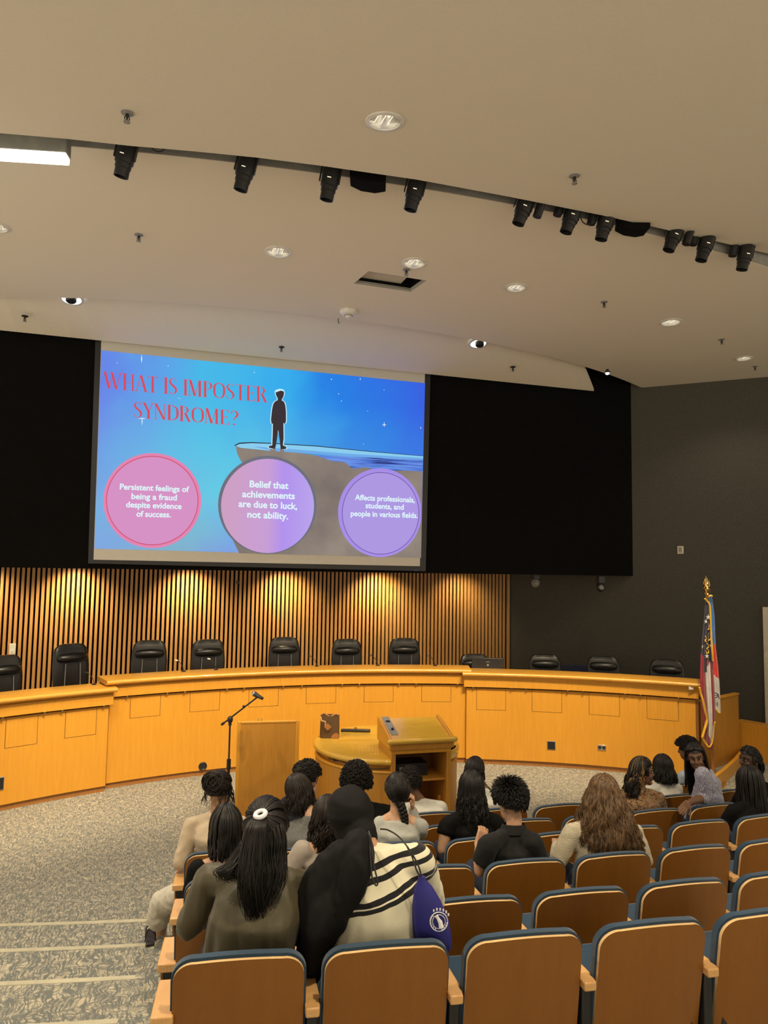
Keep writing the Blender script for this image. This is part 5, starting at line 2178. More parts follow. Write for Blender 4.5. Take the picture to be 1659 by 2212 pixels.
def skin(name, c):
    k = NT(name)
    v = k.coord()
    a = tuple(x * 0.9 for x in c)
    b = tuple(min(1, x * 1.08) for x in c)
    k.base(k.ramp(k.noise(v, 22, 3), [(0.3, a), (0.7, b)]))
    k.set(0.48, 0, 0.4)
    k.b.inputs['Subsurface Weight'].default_value = 0.0
    return k.m


SK = {'light': skin('light skin', (0.58, 0.33, 0.20)), 'tan': skin('tan skin', (0.44, 0.24, 0.13)), 'brown': skin('brown skin', (0.17, 0.082, 0.045)), 'deep': skin('deep brown skin', (0.075, 0.036, 0.022))}

SC_A = np.array((0.083, 0.102, 0.112))
SC_C = np.array((0.0, -0.012, 0.018))


class Hair:
    def __init__(s, Hc, X, Y, Z, rnd):
        s.Hc, s.X, s.Y, s.Z, s.r = np.array(Hc), X, Y, Z, rnd
        s.mb = MB()

    def w(s, p):
        return s.Hc + s.X * p[0] + s.Y * p[1] + s.Z * p[2]

    def surf(s, th, ph, off=0.0):
        """ph 0 = back, +90 = right"""
        A = SC_A + off
        return SC_C + np.array((A[0] * math.sin(th) * math.sin(ph), -A[1] * math.sin(th) * math.cos(ph), A[2] * math.cos(th)))

    def cap(s, off=0.004, face=True, low=1.75):
        n, m_ = 32, 20
        P, F = [], []
        for i in range(m_ + 1):
            th = 0.02 + low * i / m_
            for j in range(n):
                P.append(s.surf(th, 2 * PI * j / n, off))
        for i in range(m_):
            for j in range(n):
                q = [i * n + j, i * n + (j + 1) % n, (i + 1) * n + (j + 1) % n, (i + 1) * n + j]
                c = sum(P[k_] for k_ in q) / 4
                if face and c[1] > 0.035 and c[2] < 0.075:
                    continue
                if face and c[1] > 0.0 and c[2] < -0.01:
                    continue
                F.append(tuple(q))
        s.mb.add([s.w(p) for p in P], F)

    def strand(s, pts, r0, r1=None, sides=4):
        n = len(pts)
        r1 = r0 * 0.35 if r1 is None else r1
        rs = [r0 + (r1 - r0) * (i / (n - 1)) ** 2 for i in range(n)]
        s.mb.tube(pts, rs, sides)

    def long(s, n, L, spread=0.05, back=0.03, wave=(0.008, 3.0), r=0.0055, phr=115, th1=1.7, part=0.0, jit=0.02, out=(0, 0, 0), side=1.0, phc=0.0, sides=4, taper=None, curl=0.0):
        R = s.r
        for i in range(n):
            ph = math.radians(phc + R.uniform(-phr, phr))
            off = R.uniform(0.002, 0.016)
            pts = []
            t1_ = th1 * R.uniform(0.9, 1.02)
            for k_ in range(7):
                th = 0.12 + (t1_ - 0.12) * k_ / 6
                q = s.surf(th, ph, off)
                if part:
                    q = q + np.array((part * (1 - k_ / 6), 0.02 * (1 - k_ / 6), 0))
                pts.append(s.w(q))
            end = pts[-1]
            o_ = s.X * math.sin(ph) - s.Y * math.cos(ph)
            o_ = np.array((o_[0], o_[1], 0))
            Li = max(0.03, (end[2] - (s.Hc[2] - L)) + R.uniform(-jit, jit))
            phase, ph2 = ph * 5 + R.uniform(-.7, .7) + 2 * math.sin(ph * 11), ph * 4 + R.uniform(-.7, .7)
            m_ = 12
            for k_ in range(1, m_ + 1):
                t_ = k_ / m_
                p = end - Zv * Li * t_
                p = p + o_ * (spread * side * (t_ ** 0.8)) - s.Y * np.array((1, 1, 0)) * back * t_ + np.array(out) * t_
                am = wave[0] * min(1, t_ * 3)
                p = p + s.X * am * math.sin(wave[1] * 2 * PI * t_ + phase) + s.Y * am * math.cos(wave[1] * 2 * PI * t_ * 0.9 + ph2)
                pts.append(p)
            s.strand(pts, r * R.uniform(0.75, 1.2), None if taper is None else r * taper, sides)

    def gather(s, K, n, r=0.005, phr=180, hairline=1.6):
        """strands combed from the hairline to the knot K (head frame)"""
        K = np.array(K, float)
        dK = unit((K - SC_C) / SC_A)
        R = s.r
        for i in range(n):
            ph = math.radians(R.uniform(-phr, phr))
            a = abs(ph)
            th = hairline if a < 1.75 else 0.78 + 0.32 * (PI - a)
            th *= R.uniform(0.9, 1.0)
            d0 = np.array((math.sin(th) * math.sin(ph), -math.sin(th) * math.cos(ph), math.cos(th)))
            off = R.uniform(0.003, 0.012)
            pts = []
            for k_ in range(10):
                t_ = k_ / 9
                d = d0 * (1 - t_) + dK * t_
                if np.linalg.norm(d) < 0.15:
                    d = d + np.array((0.2, 0, 0.2))
                d = unit(d)
                pts.append(s.w(SC_C + d * (SC_A + off + 0.004 * math.sin(PI * t_))))
            s.strand(pts, r * R.uniform(0.8, 1.2), r)

    def bundle(s, path, n, w0, w1, r=0.005, wave=(0.01, 2), jit=0.1, flat=0.6):
        """loose tail following a world-space path"""
        R = s.r
        base = spline(path, 16)
        for i in range(n):
            a, q = R.uniform(0, 2 * PI), math.sqrt(R.uniform(0, 1))
            phs = R.uniform(0, 6.28)
            cut = R.uniform(1 - jit, 1.0)
            pts = []
            m_ = 15
            for k_ in range(m_ + 1):
                t_ = k_ / m_ * cut
                f = t_ * 16
                j = min(int(f), 15)
                p = base[j] * (1 - (f - j)) + base[j + 1] * (f - j)
                wd = w0 + (w1 - w0) * math.sin(PI * min(1, t_ * 0.75 + 0.02)) ** 0.8
                p = p + s.X * (wd * q * math.cos(a)) + s.Y * (wd * q * math.sin(a) * flat)
                p = p + s.X * wave[0] * math.sin(wave[1] * 2 * PI * t_ + phs) * t_
                pts.append(p)
            s.strand(pts, r * R.uniform(0.7, 1.2))

    def afro(s, n, L, r=0.008, base=0.55, low=1.9, coil=0.012, face=True):
        R = s.r
        s.cap(L * base, face, low)
        for i in range(n):
            th = math.acos(R.uniform(math.cos(low), 1))
            ph = R.uniform(-PI, PI)
            p0 = s.surf(th, ph, 0)
            if face and p0[1] > 0.03 and p0[2] < 0.06:
                continue
            if face and p0[1] > -0.01 and p0[2] < -0.03:
                continue
            d = unit((p0 - SC_C) / SC_A)
            t1_ = unit(np.cross(d, (0.3, 0.5, 0.8)))
            t2_ = np.cross(d, t1_)
            Li = L * R.uniform(0.75, 1.12)
            pa = R.uniform(0, 6.28)
            pts = []
            for k_ in range(7):
                t_ = k_ / 6
                q = p0 + d * Li * t_ + (t1_ * math.cos(pa + t_ * 9) + t2_ * math.sin(pa + t_ * 9)) * coil * t_
                pts.append(s.w(q))
            s.strand(pts, r, r * 0.6, 5)

    def short(s, n, L, r=0.005, sweep=(0, 0.2, 0.5), low=1.65, top=1.0, nape=0.35):
        R = s.r
        s.cap(0.006, True, low)
        for i in range(n):
            ph = R.uniform(-PI, PI)
            lw = low - 0.22 + 0.50 * max(0, math.cos(ph)) ** 0.7 - 0.10 * abs(math.sin(ph))
            th = math.acos(R.uniform(math.cos(lw), 1))
            p0 = s.surf(th, ph, 0.003)
            if p0[1] > 0.05 and p0[2] < 0.07:
                continue
            if p0[1] > 0.0 and p0[2] < 0.0:
                continue
            d = unit((p0 - SC_C) / SC_A)
            down = unit(np.array((0, 0, -1.0)) + d * d[2])
            fl_ = max(0, 1 - th / low)
            Li = L * (nape + (1 - nape) * fl_ * top) * R.uniform(0.6, 1.2)
            dirn = unit(d * (0.22 + 0.55 * fl_ * fl_) + down * (1.0 - 0.6 * fl_) + np.array(sweep) * fl_ + np.array((R.uniform(-.45, .45), R.uniform(-.45, .45), R.uniform(-.3, .3))) * (0.4 + 0.6 * fl_))
            pts = [s.w(p0 + dirn * Li * t_ + d * 0.012 * math.sin(PI * t_ * 0.8) + down * Li * 0.35 * t_ * t_) for t_ in (0, .25, .5, .75, 1)]
            s.strand(pts, r, r * 0.4)

    def build(s, mat, parent, loc, name='hair'):
        return s.mb.build(name, mat, parent, loc=loc, ang=180, fix=False)


def at_px(x):
    return ond(*x) if x is not None else None


def person(label, r, s, hpx, delta, hair=None, yaw=0, hy=0, hp=0, hr=0, top=None, sleeve='long', neck='crew', sk='brown', sw=0.165, b=1.0, N=None, SJ=(None, None), elbow=(None, None), wrist=(None, None), hdir=(None, None), hn=(None, None),
           curl=0.6, face=False, pants=None, wr=0.006, fine=False, hs=1.0, slouch=0.03, eyes_closed=False, lipc=None, hand_sgn=(1, -1), collar=None, stretch=None, legs=True, lower=None, knee=(None, None), ankle=(None, None), skirt=None):
    rnd = random.Random(hash(label) % 1000 if False else len(label) * 31 + r * 7 + s)
    p, a = seat_pos(r, s)
    d_seat = proj(p + np.array((0, 0, .86)))[2]
    f0 = np.array((-math.sin(a), math.cos(a), 0))
    f = rotv(f0, math.radians(yaw), Zv)
    rt = np.cross(f, Zv)
    Hc = ond(hpx[0], hpx[1], d_seat + delta)
    Y = rotv(f, math.radians(hy), Zv)
    X = np.cross(Y, Zv)
    Y = rotv(Y, -math.radians(hp), X)
    Z = np.cross(X, Y)
    X, Z = rotv(X, math.radians(hr), Y), rotv(Z, math.radians(hr), Y)
    root = thing('person', p, label, 'person')
    hip = p + f0 * 0.19 + Zv * 0.575
    if N is None:
        up_ = unit(Zv * 0.75 + 0.25 * unit(Hc - hip))
        Nk = Hc - up_ * 0.150 * hs - Y * np.array((1, 1, 0)) * 0.030
    else:
        Nk = at_px(N)
    ax = unit(Nk - hip)
    C = hip + (Nk - hip) * 0.66 - f * slouch
    W_ = hip + (Nk - hip) * 0.30 - f * slouch * 0.6
    T_ = Nk - ax * 0.055 - f * 0.005
    SJp = []
    for i, sg in enumerate((-1, 1)):
        SJp.append(at_px(SJ[i]) if SJ[i] is not None else Nk - ax * 0.075 + rt * sg * sw)
    rs_ = unit(SJp[1] - SJp[0])

    def torso(mb, off, topcut=1.0, widen=0.0, lowz=0.0):
        rings = []
        rt0 = np.cross(f0, Zv)
        spec = [(hip - ax * 0.11, .155 * b, .12, 0.0), (hip, .178 * b, .128, 0.1), (W_, .150 * b, .108, 0.4), (C, .163 * b, .118, 0.8), (T_ - ax * 0.035, .150 * b, .092, 1.0), (T_ + ax * 0.01, .098 * b, .068, 1.0), (Nk, .058, .058, 1.0)]
        for c, rx, ry, tw in spec[:7 if topcut >= 1 else 6]:
            xr = unit(rt0 * (1 - tw) + rs_ * tw)
            yr = unit(np.cross(ax, xr))
            rings.append([c + xr * (rx + off + widen) * math.cos(t_) + yr * (ry + off) * math.sin(t_) for t_ in np.linspace(0, 2 * PI, 25)[:-1]])
        mb.loft(rings)

    E_, Wp = [], []
    for i, sg in enumerate((-1, 1)):
        e = at_px(elbow[i]) if elbow[i] is not None else SJp[i] + rt * sg * 0.055 + f * 0.10 - Zv * 0.245
        w_ = at_px(wrist[i]) if wrist[i] is not None else e - rt * sg * 0.10 + f * 0.215 + Zv * 0.01
        E_.append(e)
        Wp.append(w_)
    # body
    mb = MB()
    torso(mb, -0.008)
    for i, sg in enumerate((-1, 1)):
        mb.tube([Nk - ax * 0.03 + rs_ * sg * 0.03, SJp[i]], [0.046, 0.050], 12, True, True)
        mb.tube([SJp[i], SJp[i] * 0.5 + E_[i] * 0.5, E_[i]], [0.050, 0.045, 0.037], 12, True, True)
        mb.tube([E_[i], E_[i] * 0.65 + Wp[i] * 0.35, Wp[i]], [0.036, 0.038, 0.026], 12, True, True)
        hd = hdir[i] if hdir[i] is not None else (Wp[i] - E_[i])
        hn_ = hn[i] if hn[i] is not None else Zv
        add_hand(mb, Wp[i], np.array(hd, float), np.array(hn_, float), hand_sgn[i] if hdir[i] is not None else (1 if i == 0 else -1), 1.0, curl)
    hj = hip - Zv * 0.02
    rt0 = np.cross(f0, Zv)
    knees = []
    for i_, sg in enumerate((-1, 1)):
        kn = hj + rt0 * sg * 0.13 + f0 * 0.40 + Zv * 0.0
        an = np.array((kn[0], kn[1], p[2] + 0.09)) + f0 * 0.03
        if knee[i_] is not None:
            kn, an = at_px(knee[i_]), at_px(ankle[i_])
        knees.append((hj + rt0 * sg * 0.09, kn, an))
        mb.tube([hj + rt0 * sg * 0.085, hj * 0.5 + kn * 0.5 + rt0 * sg * 0.02, kn], [0.085, 0.075, 0.055], 12, True, True)
        mb.tube([kn, kn * 0.65 + an * 0.35 - f0 * 0.012, an], [0.053, 0.053, 0.035], 12, True, True)
        mb.tube([an - Zv * 0.045 - f0 * 0.04, an - Zv * 0.055 + f0 * 0.14], [0.035, 0.03], 10, True, True)
    # head
    hd_ = lambda q: Hc + (X * q[0] + Y * q[1] + Z * q[2]) * hs
    F_ = np.array((X, Y, Z))
    mb.ell(hd_((0, -0.010, 0.022)), np.array((0.074, 0.094, 0.098)) * hs, F_, 24, 16)
    mb.ell(hd_((0, 0.022, -0.040)), np.array((0.058, 0.066, 0.074)) * hs, F_, 20, 14)
    mb.tube([Nk - ax * 0.03, (Nk + hd_((0, -0.03, -0.05))) / 2, hd_((0, -0.02, -0.03))], [0.058, 0.050, 0.052], 14, True, True)
    for sg in (-1, 1):
        mb.ell(hd_((sg * 0.078, -0.008, -0.005)), np.array((0.010, 0.020, 0.032)) * hs, F_, 12, 8)
    mb.tube([hd_((0, 0.086, 0.016)), hd_((0, 0.103, -0.018))], [0.009 * hs, 0.014 * hs], 8, True, True)
    if face:
        mb.tube([hd_((-0.012, 0.098, -0.020)), hd_((0.012, 0.098, -0.020))], 0.0095 * hs, 8, True, True)
        mb.ell(hd_((0, 0.070, -0.092)), np.array((0.030, 0.026, 0.022)) * hs, F_, 14, 10)
        for sg in (-1, 1):
            mb.ell(hd_((sg * 0.036, 0.058, -0.026)), np.array((0.026, 0.026, 0.026)) * hs, F_, 14, 10)
            mb.tube([hd_((sg * 0.012, 0.080, 0.036)), hd_((sg * 0.048, 0.066, 0.036))], 0.012 * hs, 8, True, True)
    link_mesh(remeshed(mb, 0.0055 if fine or face else 0.009, 3 if fine or face else 2), 'body', SK[sk], root, p)
    if face:
        for sg in (-1, 1):
            m_ = MB()
            m_.ell(hd_((sg * 0.031, 0.0765, 0.016)), np.array((0.0145, 0.0095, 0.0072)) * hs, F_, 14, 10)
            eo = m_.build('eye', M_SCL, root, loc=p)
            m_ = MB()
            m_.ell(hd_((sg * 0.030, 0.0848, 0.016)), np.array((0.0078, 0.0032, 0.0072)) * hs, F_, 12, 8)
            m_.build('iris', HB, eo, loc=p)
            m_ = MB()
            m_.tube([hd_((sg * 0.014, 0.0875, 0.024)), hd_((sg * 0.031, 0.0895, 0.0265)), hd_((sg * 0.048, 0.079, 0.021))], [0.003, 0.0035, 0.002], 6)
            m_.build('eyelash', HB, eo, loc=p)
            m_ = MB()
            m_.tube([hd_((sg * 0.013, 0.0905, 0.042)), hd_((sg * 0.032, 0.088, 0.048)), hd_((sg * 0.052, 0.074, 0.042))], [0.004, 0.0045, 0.0025], 6)
            m_.build('eyebrow', HB, root, loc=p)
        m_ = MB()
        m_.tube([hd_((-0.022, 0.083, -0.058)), hd_((-0.007, 0.094, -0.053)), hd_((0.007, 0.094, -0.053)), hd_((0.022, 0.083, -0.058))], [0.003, 0.006, 0.006, 0.003], 8, True, True)
        m_.tube([hd_((-0.019, 0.083, -0.063)), hd_((0, 0.0925, -0.067)), hd_((0.019, 0.083, -0.063))], [0.003, 0.0075, 0.003], 8, True, True)
        m_.build('lips', lipc or SK['brown'], root, loc=p)
    # garment
    if top is not None:
        mb = MB()
        torso(mb, 0.012, 0.0 if neck in ('wide',) else 0.0)
        for i, sg in enumerate((-1, 1)):
            if neck == 'wide':
                mb.tube([Nk - ax * 0.075 + rs_ * sg * 0.095, SJp[i]], [0.05, 0.063], 14, True, True)
            else:
                mb.tube([Nk - ax * 0.032 + rs_ * sg * 0.045, SJp[i]], [0.050, 0.064], 14, True, True)
            e, w_ = E_[i], Wp[i]
            if sleeve == 'cap':
                mb.tube([SJp[i], SJp[i] + (e - SJp[i]) * 0.42], [0.065, 0.064], 14, True, False)
            elif sleeve == 'short':
                mb.tube([SJp[i], SJp[i] + (e - SJp[i]) * 0.72], [0.066, 0.066], 14, True, False)
            elif sleeve == '34':
                mb.tube([SJp[i], (SJp[i] + e) / 2, e, e + (w_ - e) * 0.12], [0.066, 0.066, 0.062, 0.058], 14, True, True)
            else:
                mb.tube([SJp[i], (SJp[i] + e) / 2, e], [0.064, 0.062, 0.056], 14, True, True)
                mb.tube([e, e + (w_ - e) * 0.5, w_ - (w_ - e) * 0.06], [0.055, 0.050, 0.038], 14, True, True)
        if lower:
            for q0, q1, r0_, r1_ in lower:
                mb.tube([at_px(q0), at_px(q1)], [r0_, r1_], 14, True, True)
        if neck in ('crew', 'polo'):
            mb.tube([Nk - ax * 0.05, Nk - ax * 0.02, Nk + ax * 0.012], [0.088, 0.082, 0.066], 16, True, False)
        link_mesh(remeshed(mb, 0.010, 5, wr, 11.0, stretch), 'top', top, root, p)
    if collar is not None:
        m_ = MB()
        rings = []
        xr = rs_
        yr = unit(np.cross(ax, xr))
        for z_, rr_ in ((-0.03, 0.082), (0.028, 0.070), (0.034, 0.072), (0.03, 0.077), (-0.022, 0.096)):
            rings.append([Nk + ax * z_ + xr * rr_ * math.cos(t_) + yr * rr_ * math.sin(t_) for t_ in np.linspace(0, 2 * PI, 29)[:-1]])
        m_.loft(rings, False)
        m_.build('collar', collar, root, loc=p, ang=60)
    mb = MB()
    torso_b = MB()
    xr = np.cross(f0, Zv)
    mb.loft([[hip + Zv * z_ + xr * rx * math.cos(t_) + f0 * ry * math.sin(t_) for t_ in np.linspace(0, 2 * PI, 25)[:-1]] for z_, rx, ry in ((-.11, .16, .12), (0, .188 * b, .138), (.08, .172 * b, .125))])
    for h_, kn, an in knees:
        mb.tube([h_, kn], [0.095, 0.066], 12, True, True)
        if skirt is None:
            mb.tube([kn, an], [0.066, 0.05], 12, True, True)
        else:
            dk = unit(kn - h_)
            mb.tube([h_ * 0.4 + kn * 0.6, kn + dk * 0.02, kn + dk * 0.05 - Zv * 0.10], [0.10, 0.088, 0.085], 14, True, True)
    link_mesh(remeshed(mb, 0.012, 3, 0.010 if skirt else 0.0, 14), 'skirt' if skirt else 'trousers', skirt or pants or M_DENIM, root, p)
    if hair:
        H_ = Hair(Hc, X * hs, Y * hs, Z * hs, rnd)
        hair(H_, root, p, dict(N=Nk, ax=ax, rt=rs_, f=f, SJ=SJp))
    return root, dict(Hc=Hc, X=X, Y=Y, Z=Z, N=Nk, ax=ax, rt=rs_, f=f, SJ=SJp, E=E_, W=Wp, p=p, hip=hip)


M_SCL = plain('eye white', (0.6, 0.57, 0.52), 0.3)
M_DENIM = plain('dark denim', (0.02, 0.025, 0.045), 0.9)
M_BLK = plain('black cotton', (0.0055, 0.0052, 0.0052), 0.9, 0, 0.15, 0.0)
M_CHAR = plain('charcoal cotton', (0.013, 0.013, 0.013), 0.9, 0, 0.2, 0.05)
M_NAVY = plain('dark navy cotton', (0.010, 0.012, 0.021), 0.9, 0, 0.2, 0.1)
M_OLIVE = plain('olive satin', (0.066, 0.054, 0.026), 0.5, 0, 0.4, 0.1)
M_BEIGE = plain('beige knit', (0.50, 0.39, 0.27), 0.9, 0, 0.2, 0.2, (150, 0.3, 0.003))
M_TAUPE = plain('taupe knit', (0.31, 0.265, 0.225), 0.9, 0, 0.2, 0.2, (150, 0.3, 0.003))
M_LGREY = plain('pale grey knit', (0.42, 0.42, 0.38), 0.9, 0, 0.2, 0.2, (120, 0.3, 0.003))
M_WHITE = plain('white cotton', (0.62, 0.60, 0.53), 0.9, 0, 0.2, 0.1)
M_PBLUE = plain('pale blue shirt', (0.42, 0.47, 0.56), 0.9, 0, 0.2, 0.1)
M_HIJ = plain('black scarf cloth', (0.0042, 0.0038, 0.0038), 0.8, 0, 0.25, 0.0)


def tex_grey():
    k = NT('speckled grey sweater')
    v = k.coord()
    n1 = k.noise(v, 260, 3)
    k.base(k.ramp(n1, [(0.35, (0.085, 0.085, 0.078)), (0.62, (0.16, 0.16, 0.15)), (0.75, (0.36, 0.35, 0.31))]))
    k.set(0.95, 0, 0.1, 0.2)
    k.bump(n1, 0.3, 0.003)
    return k.m


def tex_knit(name, c0, c1, sx, sz):
    k = NT(name)
    v = k.coord()
    w1 = k.n('ShaderNodeTexWave', wave_type='BANDS', bands_direction='Z')
    w1.inputs['Scale'].default_value = sz
    w1.inputs['Distortion'].default_value = 1.5
    w1.inputs['Detail'].default_value = 1
    k.l(v, w1.inputs['Vector'])
    n1 = k.noise(v, sx, 2)
    f_ = k.math('ADD', k.math('MULTIPLY', w1.outputs['Fac'], 0.6), k.math('MULTIPLY', n1, 0.5))
    k.base(k.ramp(f_, [(0.25, c0), (0.7, c1)]))
    k.set(0.95, 0, 0.1, 0.2)
    k.bump(f_, 0.7, 0.006)
    return k.m


def tex_multi():
    k = NT('multicoloured streaky knit')
    v = k.coord((34, 34, 95), rot=(0.5, 0.7, 0.2))
    n1 = k.noise(v, 1.0, 2, 0.5, 0.8)
    k.base(k.ramp(n1, [(0.30, (0.035, 0.025, 0.02)), (0.40, (0.25, 0.07, 0.03)), (0.45, (0.36, 0.24, 0.10)), (0.50, (0.06, 0.055, 0.04)), (0.55, (0.33, 0.26, 0.15)), (0.60, (0.26, 0.055, 0.045)), (0.65, (0.08, 0.11, 0.07)), (0.72, (0.36, 0.26, 0.12))], 'CONSTANT'))
    k.set(0.95, 0, 0.1, 0.2)
    return k.m


def tex_lav():
    k = NT('lavender marled knit')
    v = k.coord()
    n1 = k.noise(v, 120, 3)
    k.base(k.ramp(n1, [(0.38, (0.13, 0.13, 0.20)), (0.5, (0.30, 0.29, 0.38)), (0.64, (0.56, 0.55, 0.64))]))
    k.set(0.95, 0, 0.1, 0.2)
    k.bump(n1, 0.6, 0.006)
    return k.m


def tex_stripe(axis, offs):
    """cream knit with pairs of black bands across the given axis (metres along it)"""
    k = NT('cream cardigan with black bands')
    tc = k.n('ShaderNodeTexCoord')
    dt = k.n('ShaderNodeVectorMath', operation='DOT_PRODUCT')
    k.l(tc.outputs['Object'], dt.inputs[0])
    dt.inputs[1].default_value = tuple(float(x) for x in axis)
    nz = k.noise(tc.outputs['Object'], 6, 2)
    c = k.math('ADD', dt.outputs['Value'], k.math('MULTIPLY', k.math('SUBTRACT', nz, 0.5), 0.02))
    acc = None
    for o_ in offs:
        b_ = k.math('LESS_THAN', k.math('ABSOLUTE', k.math('SUBTRACT', c, o_)), 0.0095)
        acc = b_ if acc is None else k.math('MAXIMUM', acc, b_)
    k.base(k.mix(acc, (0.68, 0.63, 0.46), (0.012, 0.011, 0.013)))
    k.set(0.9, 0, 0.2, 0.2)
    k.bump(k.noise(tc.outputs['Object'], 180, 2), 0.2, 0.003)
    return k.m


# ---- hair styles
def ring_tie(H, K, mat, root, p, r=0.026, tube=0.011, axis=None):
    c = H.w(K)
    c = c + unit(axis if axis is not None else (c - H.w(SC_C))) * 0.014 - H.Y * 0.012
    ax_ = unit(axis if axis is not None else (c - H.w(SC_C)))
    u_ = unit(np.cross(ax_, H.X + 0.1))
    w_ = np.cross(ax_, u_)
    m_ = MB()
    rings = []
    for i in range(24):
        t_ = 2 * PI * i / 24
        d = u_ * math.cos(t_) + w_ * math.sin(t_)
        rings.append([c + d * (r + tube * math.cos(q)) + ax_ * tube * math.sin(q) for q in np.linspace(0, 2 * PI, 9)[:-1]])
    m_.loft(rings, False, True)
    m_.build('hair_tie', mat, root, loc=p)


def st_olive(H, root, p, B):
    H.cap(0.004, True, 1.9)
    K = (-0.02, -0.092, 0.085)
    H.gather(K, 420, 0.0034)
    kk = H.w(K)
    d = proj(kk)[2]
    H.bundle([kk, ond(553, 1785, d - 0.06), ond(545, 1850, d - 0.10), ond(543, 1920, d - 0.12), ond(552, 1995, d - 0.10)], 750, 0.020, 0.046, 0.0026, (0.014, 1.1), 0.42)
    H.bundle([H.w((0.025, -0.085, 0.055)), H.w((0.035, -0.11, 0.0)), ond(590, 1850, d - 0.03), ond(588, 1900, d - 0.08), ond(560, 1970, d - 0.10)], 420, 0.045, 0.052, 0.0026, (0.012, 1.1), 0.45)
    H.bundle([H.w((-0.06, -0.05, -0.02)), ond(515, 1860, d - 0.03), ond(490, 1882, d - 0.06), ond(500, 1905, d - 0.06)], 240, 0.04, 0.045, 0.0024, (0.02, 1.2), 0.35)
    H.build(HB, root, p)
    ring_tie(H, K, plain('white hair tie', (0.7, 0.68, 0.72), 0.6), root, p, 0.021, 0.0095, unit(kk - H.w(SC_C)) * 0.5 + Zv * 0.9 + H.X * -0.2)


def st_braids(H, root, p, B, L=0.28, n=110, spread=0.01, back=0.02, phr=140, phc=0.0, r=0.0085):
    H.cap(0.004, True, 1.8)
    H.long(n, L, spread, back, (0.004, 1.2), r, phr, 1.6, 0.0, 0.02, phc=phc, sides=5, taper=0.9)
    H.build(HB, root, p)


def st_updo(H, root, p, B):
    H.cap(0.006, True, 1.85)
    K = (-0.015, -0.085, 0.07)
    H.gather(K, 230, 0.0055)
    R = H.r
    kk = np.array(K)
    for i in range(190):
        a0 = R.uniform(0, 6.28)
        rr_ = R.uniform(0.02, 0.058)
        cx = kk + np.array((R.uniform(-.03, .03), R.uniform(-.03, .0), R.uniform(-.02, .03)))
        tl = R.uniform(-1.6, 1.6)
        pts = [H.w(cx + np.array((rr_ * math.cos(a0 + t_), rr_ * 0.5 * math.sin(a0 + t_ + tl) - 0.02, rr_ * math.sin(a0 + t_)))) for t_ in np.linspace(0, 4.2, 9)]
        H.strand(pts, 0.0042, 0.002)
    for i in range(26):
        ph = R.choice((-1, 1)) * R.uniform(0.2, 1.9)
        q = H.surf(1.6, ph, 0.006)
        pts = [H.w(q + np.array((0.012 * math.sin(t_ * 5 + i), 0, -0.10 * t_)) + np.array((math.sin(ph), -math.cos(ph), 0)) * 0.02 * t_) for t_ in np.linspace(0, 1, 8)]
        H.strand(pts, 0.0035, 0.001)
    H.build(HD, root, p)


def st_long(L, n, spread, back, wave, r=0.0055, mat=None, phr=125, part=0.0, jit=0.03, phc=0, out=(0, 0, 0), th1=1.75, name='hair', curl=0):
    def fn(H, root, p, B):
        H.cap(0.005, True, 1.8)
        H.long(n, L, spread, back, wave, r, phr, th1, part, jit, out=out, phc=phc)
        H.long(int(n * 0.4), L * 0.75, spread * 0.8, back * 1.3, wave, r, phr * 0.9, th1, part, jit * 2, out=out, phc=phc)
        H.build(mat or HB, root, p)
    return fn


def st_afro(n, L, r=0.008, coil=0.012, mat=None, low=1.9):
    def fn(H, root, p, B):
        H.afro(n, L, r, 0.7, low, coil)
        H.build(mat or HAF, root, p)
    return fn


def st_short(n, L, sweep=(0, .2, .5), nape=0.35, low=1.65, r=0.005):
    def fn(H, root, p, B):
        H.short(n, L, r, sweep, low, 1.0, nape)
        H.build(HB, root, p)
    return fn


def st_lowbraid(H, root, p, B):
    H.cap(0.006, True, 1.85)
    K = (0.012, -0.095, -0.062)
    H.gather(K, 260, 0.0045, 180, 1.2)
    R = H.r
    for i in range(160):
        ph = math.radians(R.uniform(-150, 150))
        pts = []
        for k_ in range(9):
            t_ = k_ / 8
            th = 0.1 + 1.75 * t_
            q = H.surf(th, ph * (1 - 0.9 * max(0, t_ - 0.55) / 0.45), R.uniform(0.004, 0.012) if k_ == 0 else 0.009)
            pts.append(H.w(q))
        H.strand(pts, 0.0045, 0.004)
    H.build(HB, root, p)
    d = proj(H.w(K))[2]
    path = spline([H.w(K), ond(873, 1760, d - 0.02), ond(875, 1785, d - 0.03), ond(876, 1806, d - 0.03)], 20)
    m_ = MB()
    for i, q in enumerate(path):
        wdt = 0.026 * (1 - 0.35 * i / 20)
        for sg in (-1, 1):
            if (i + (sg > 0)) % 2 == 0:
                m_.ell(q + H.X * sg * wdt * 0.5, (wdt * 0.85, wdt * 0.8, wdt * 1.05), np.array((unit(H.X * 1.0 + Zv * sg * 0.7), unit(H.Y), unit(np.cross(unit(H.X * 1.0 + Zv * sg * 0.7), unit(H.Y))))), 12, 8)
    m_.build('braid', HB, root, loc=p)


def st_bun(H, root, p, B):
    H.cap(0.006, True, 1.8)
    K = (0.02, -0.098, -0.03)
    H.gather(K, 240, 0.005)
    R = H.r
    kk = H.w(K)
    H.bundle([kk, kk - H.Y * 0.05 + Zv * -0.01, kk - H.Y * 0.05 - Zv * 0.08, kk - H.Y * 0.035 - Zv * 0.15], 120, 0.035, 0.04, 0.006, (0.01, 2), 0.2)
    H.build(HB, root, p)


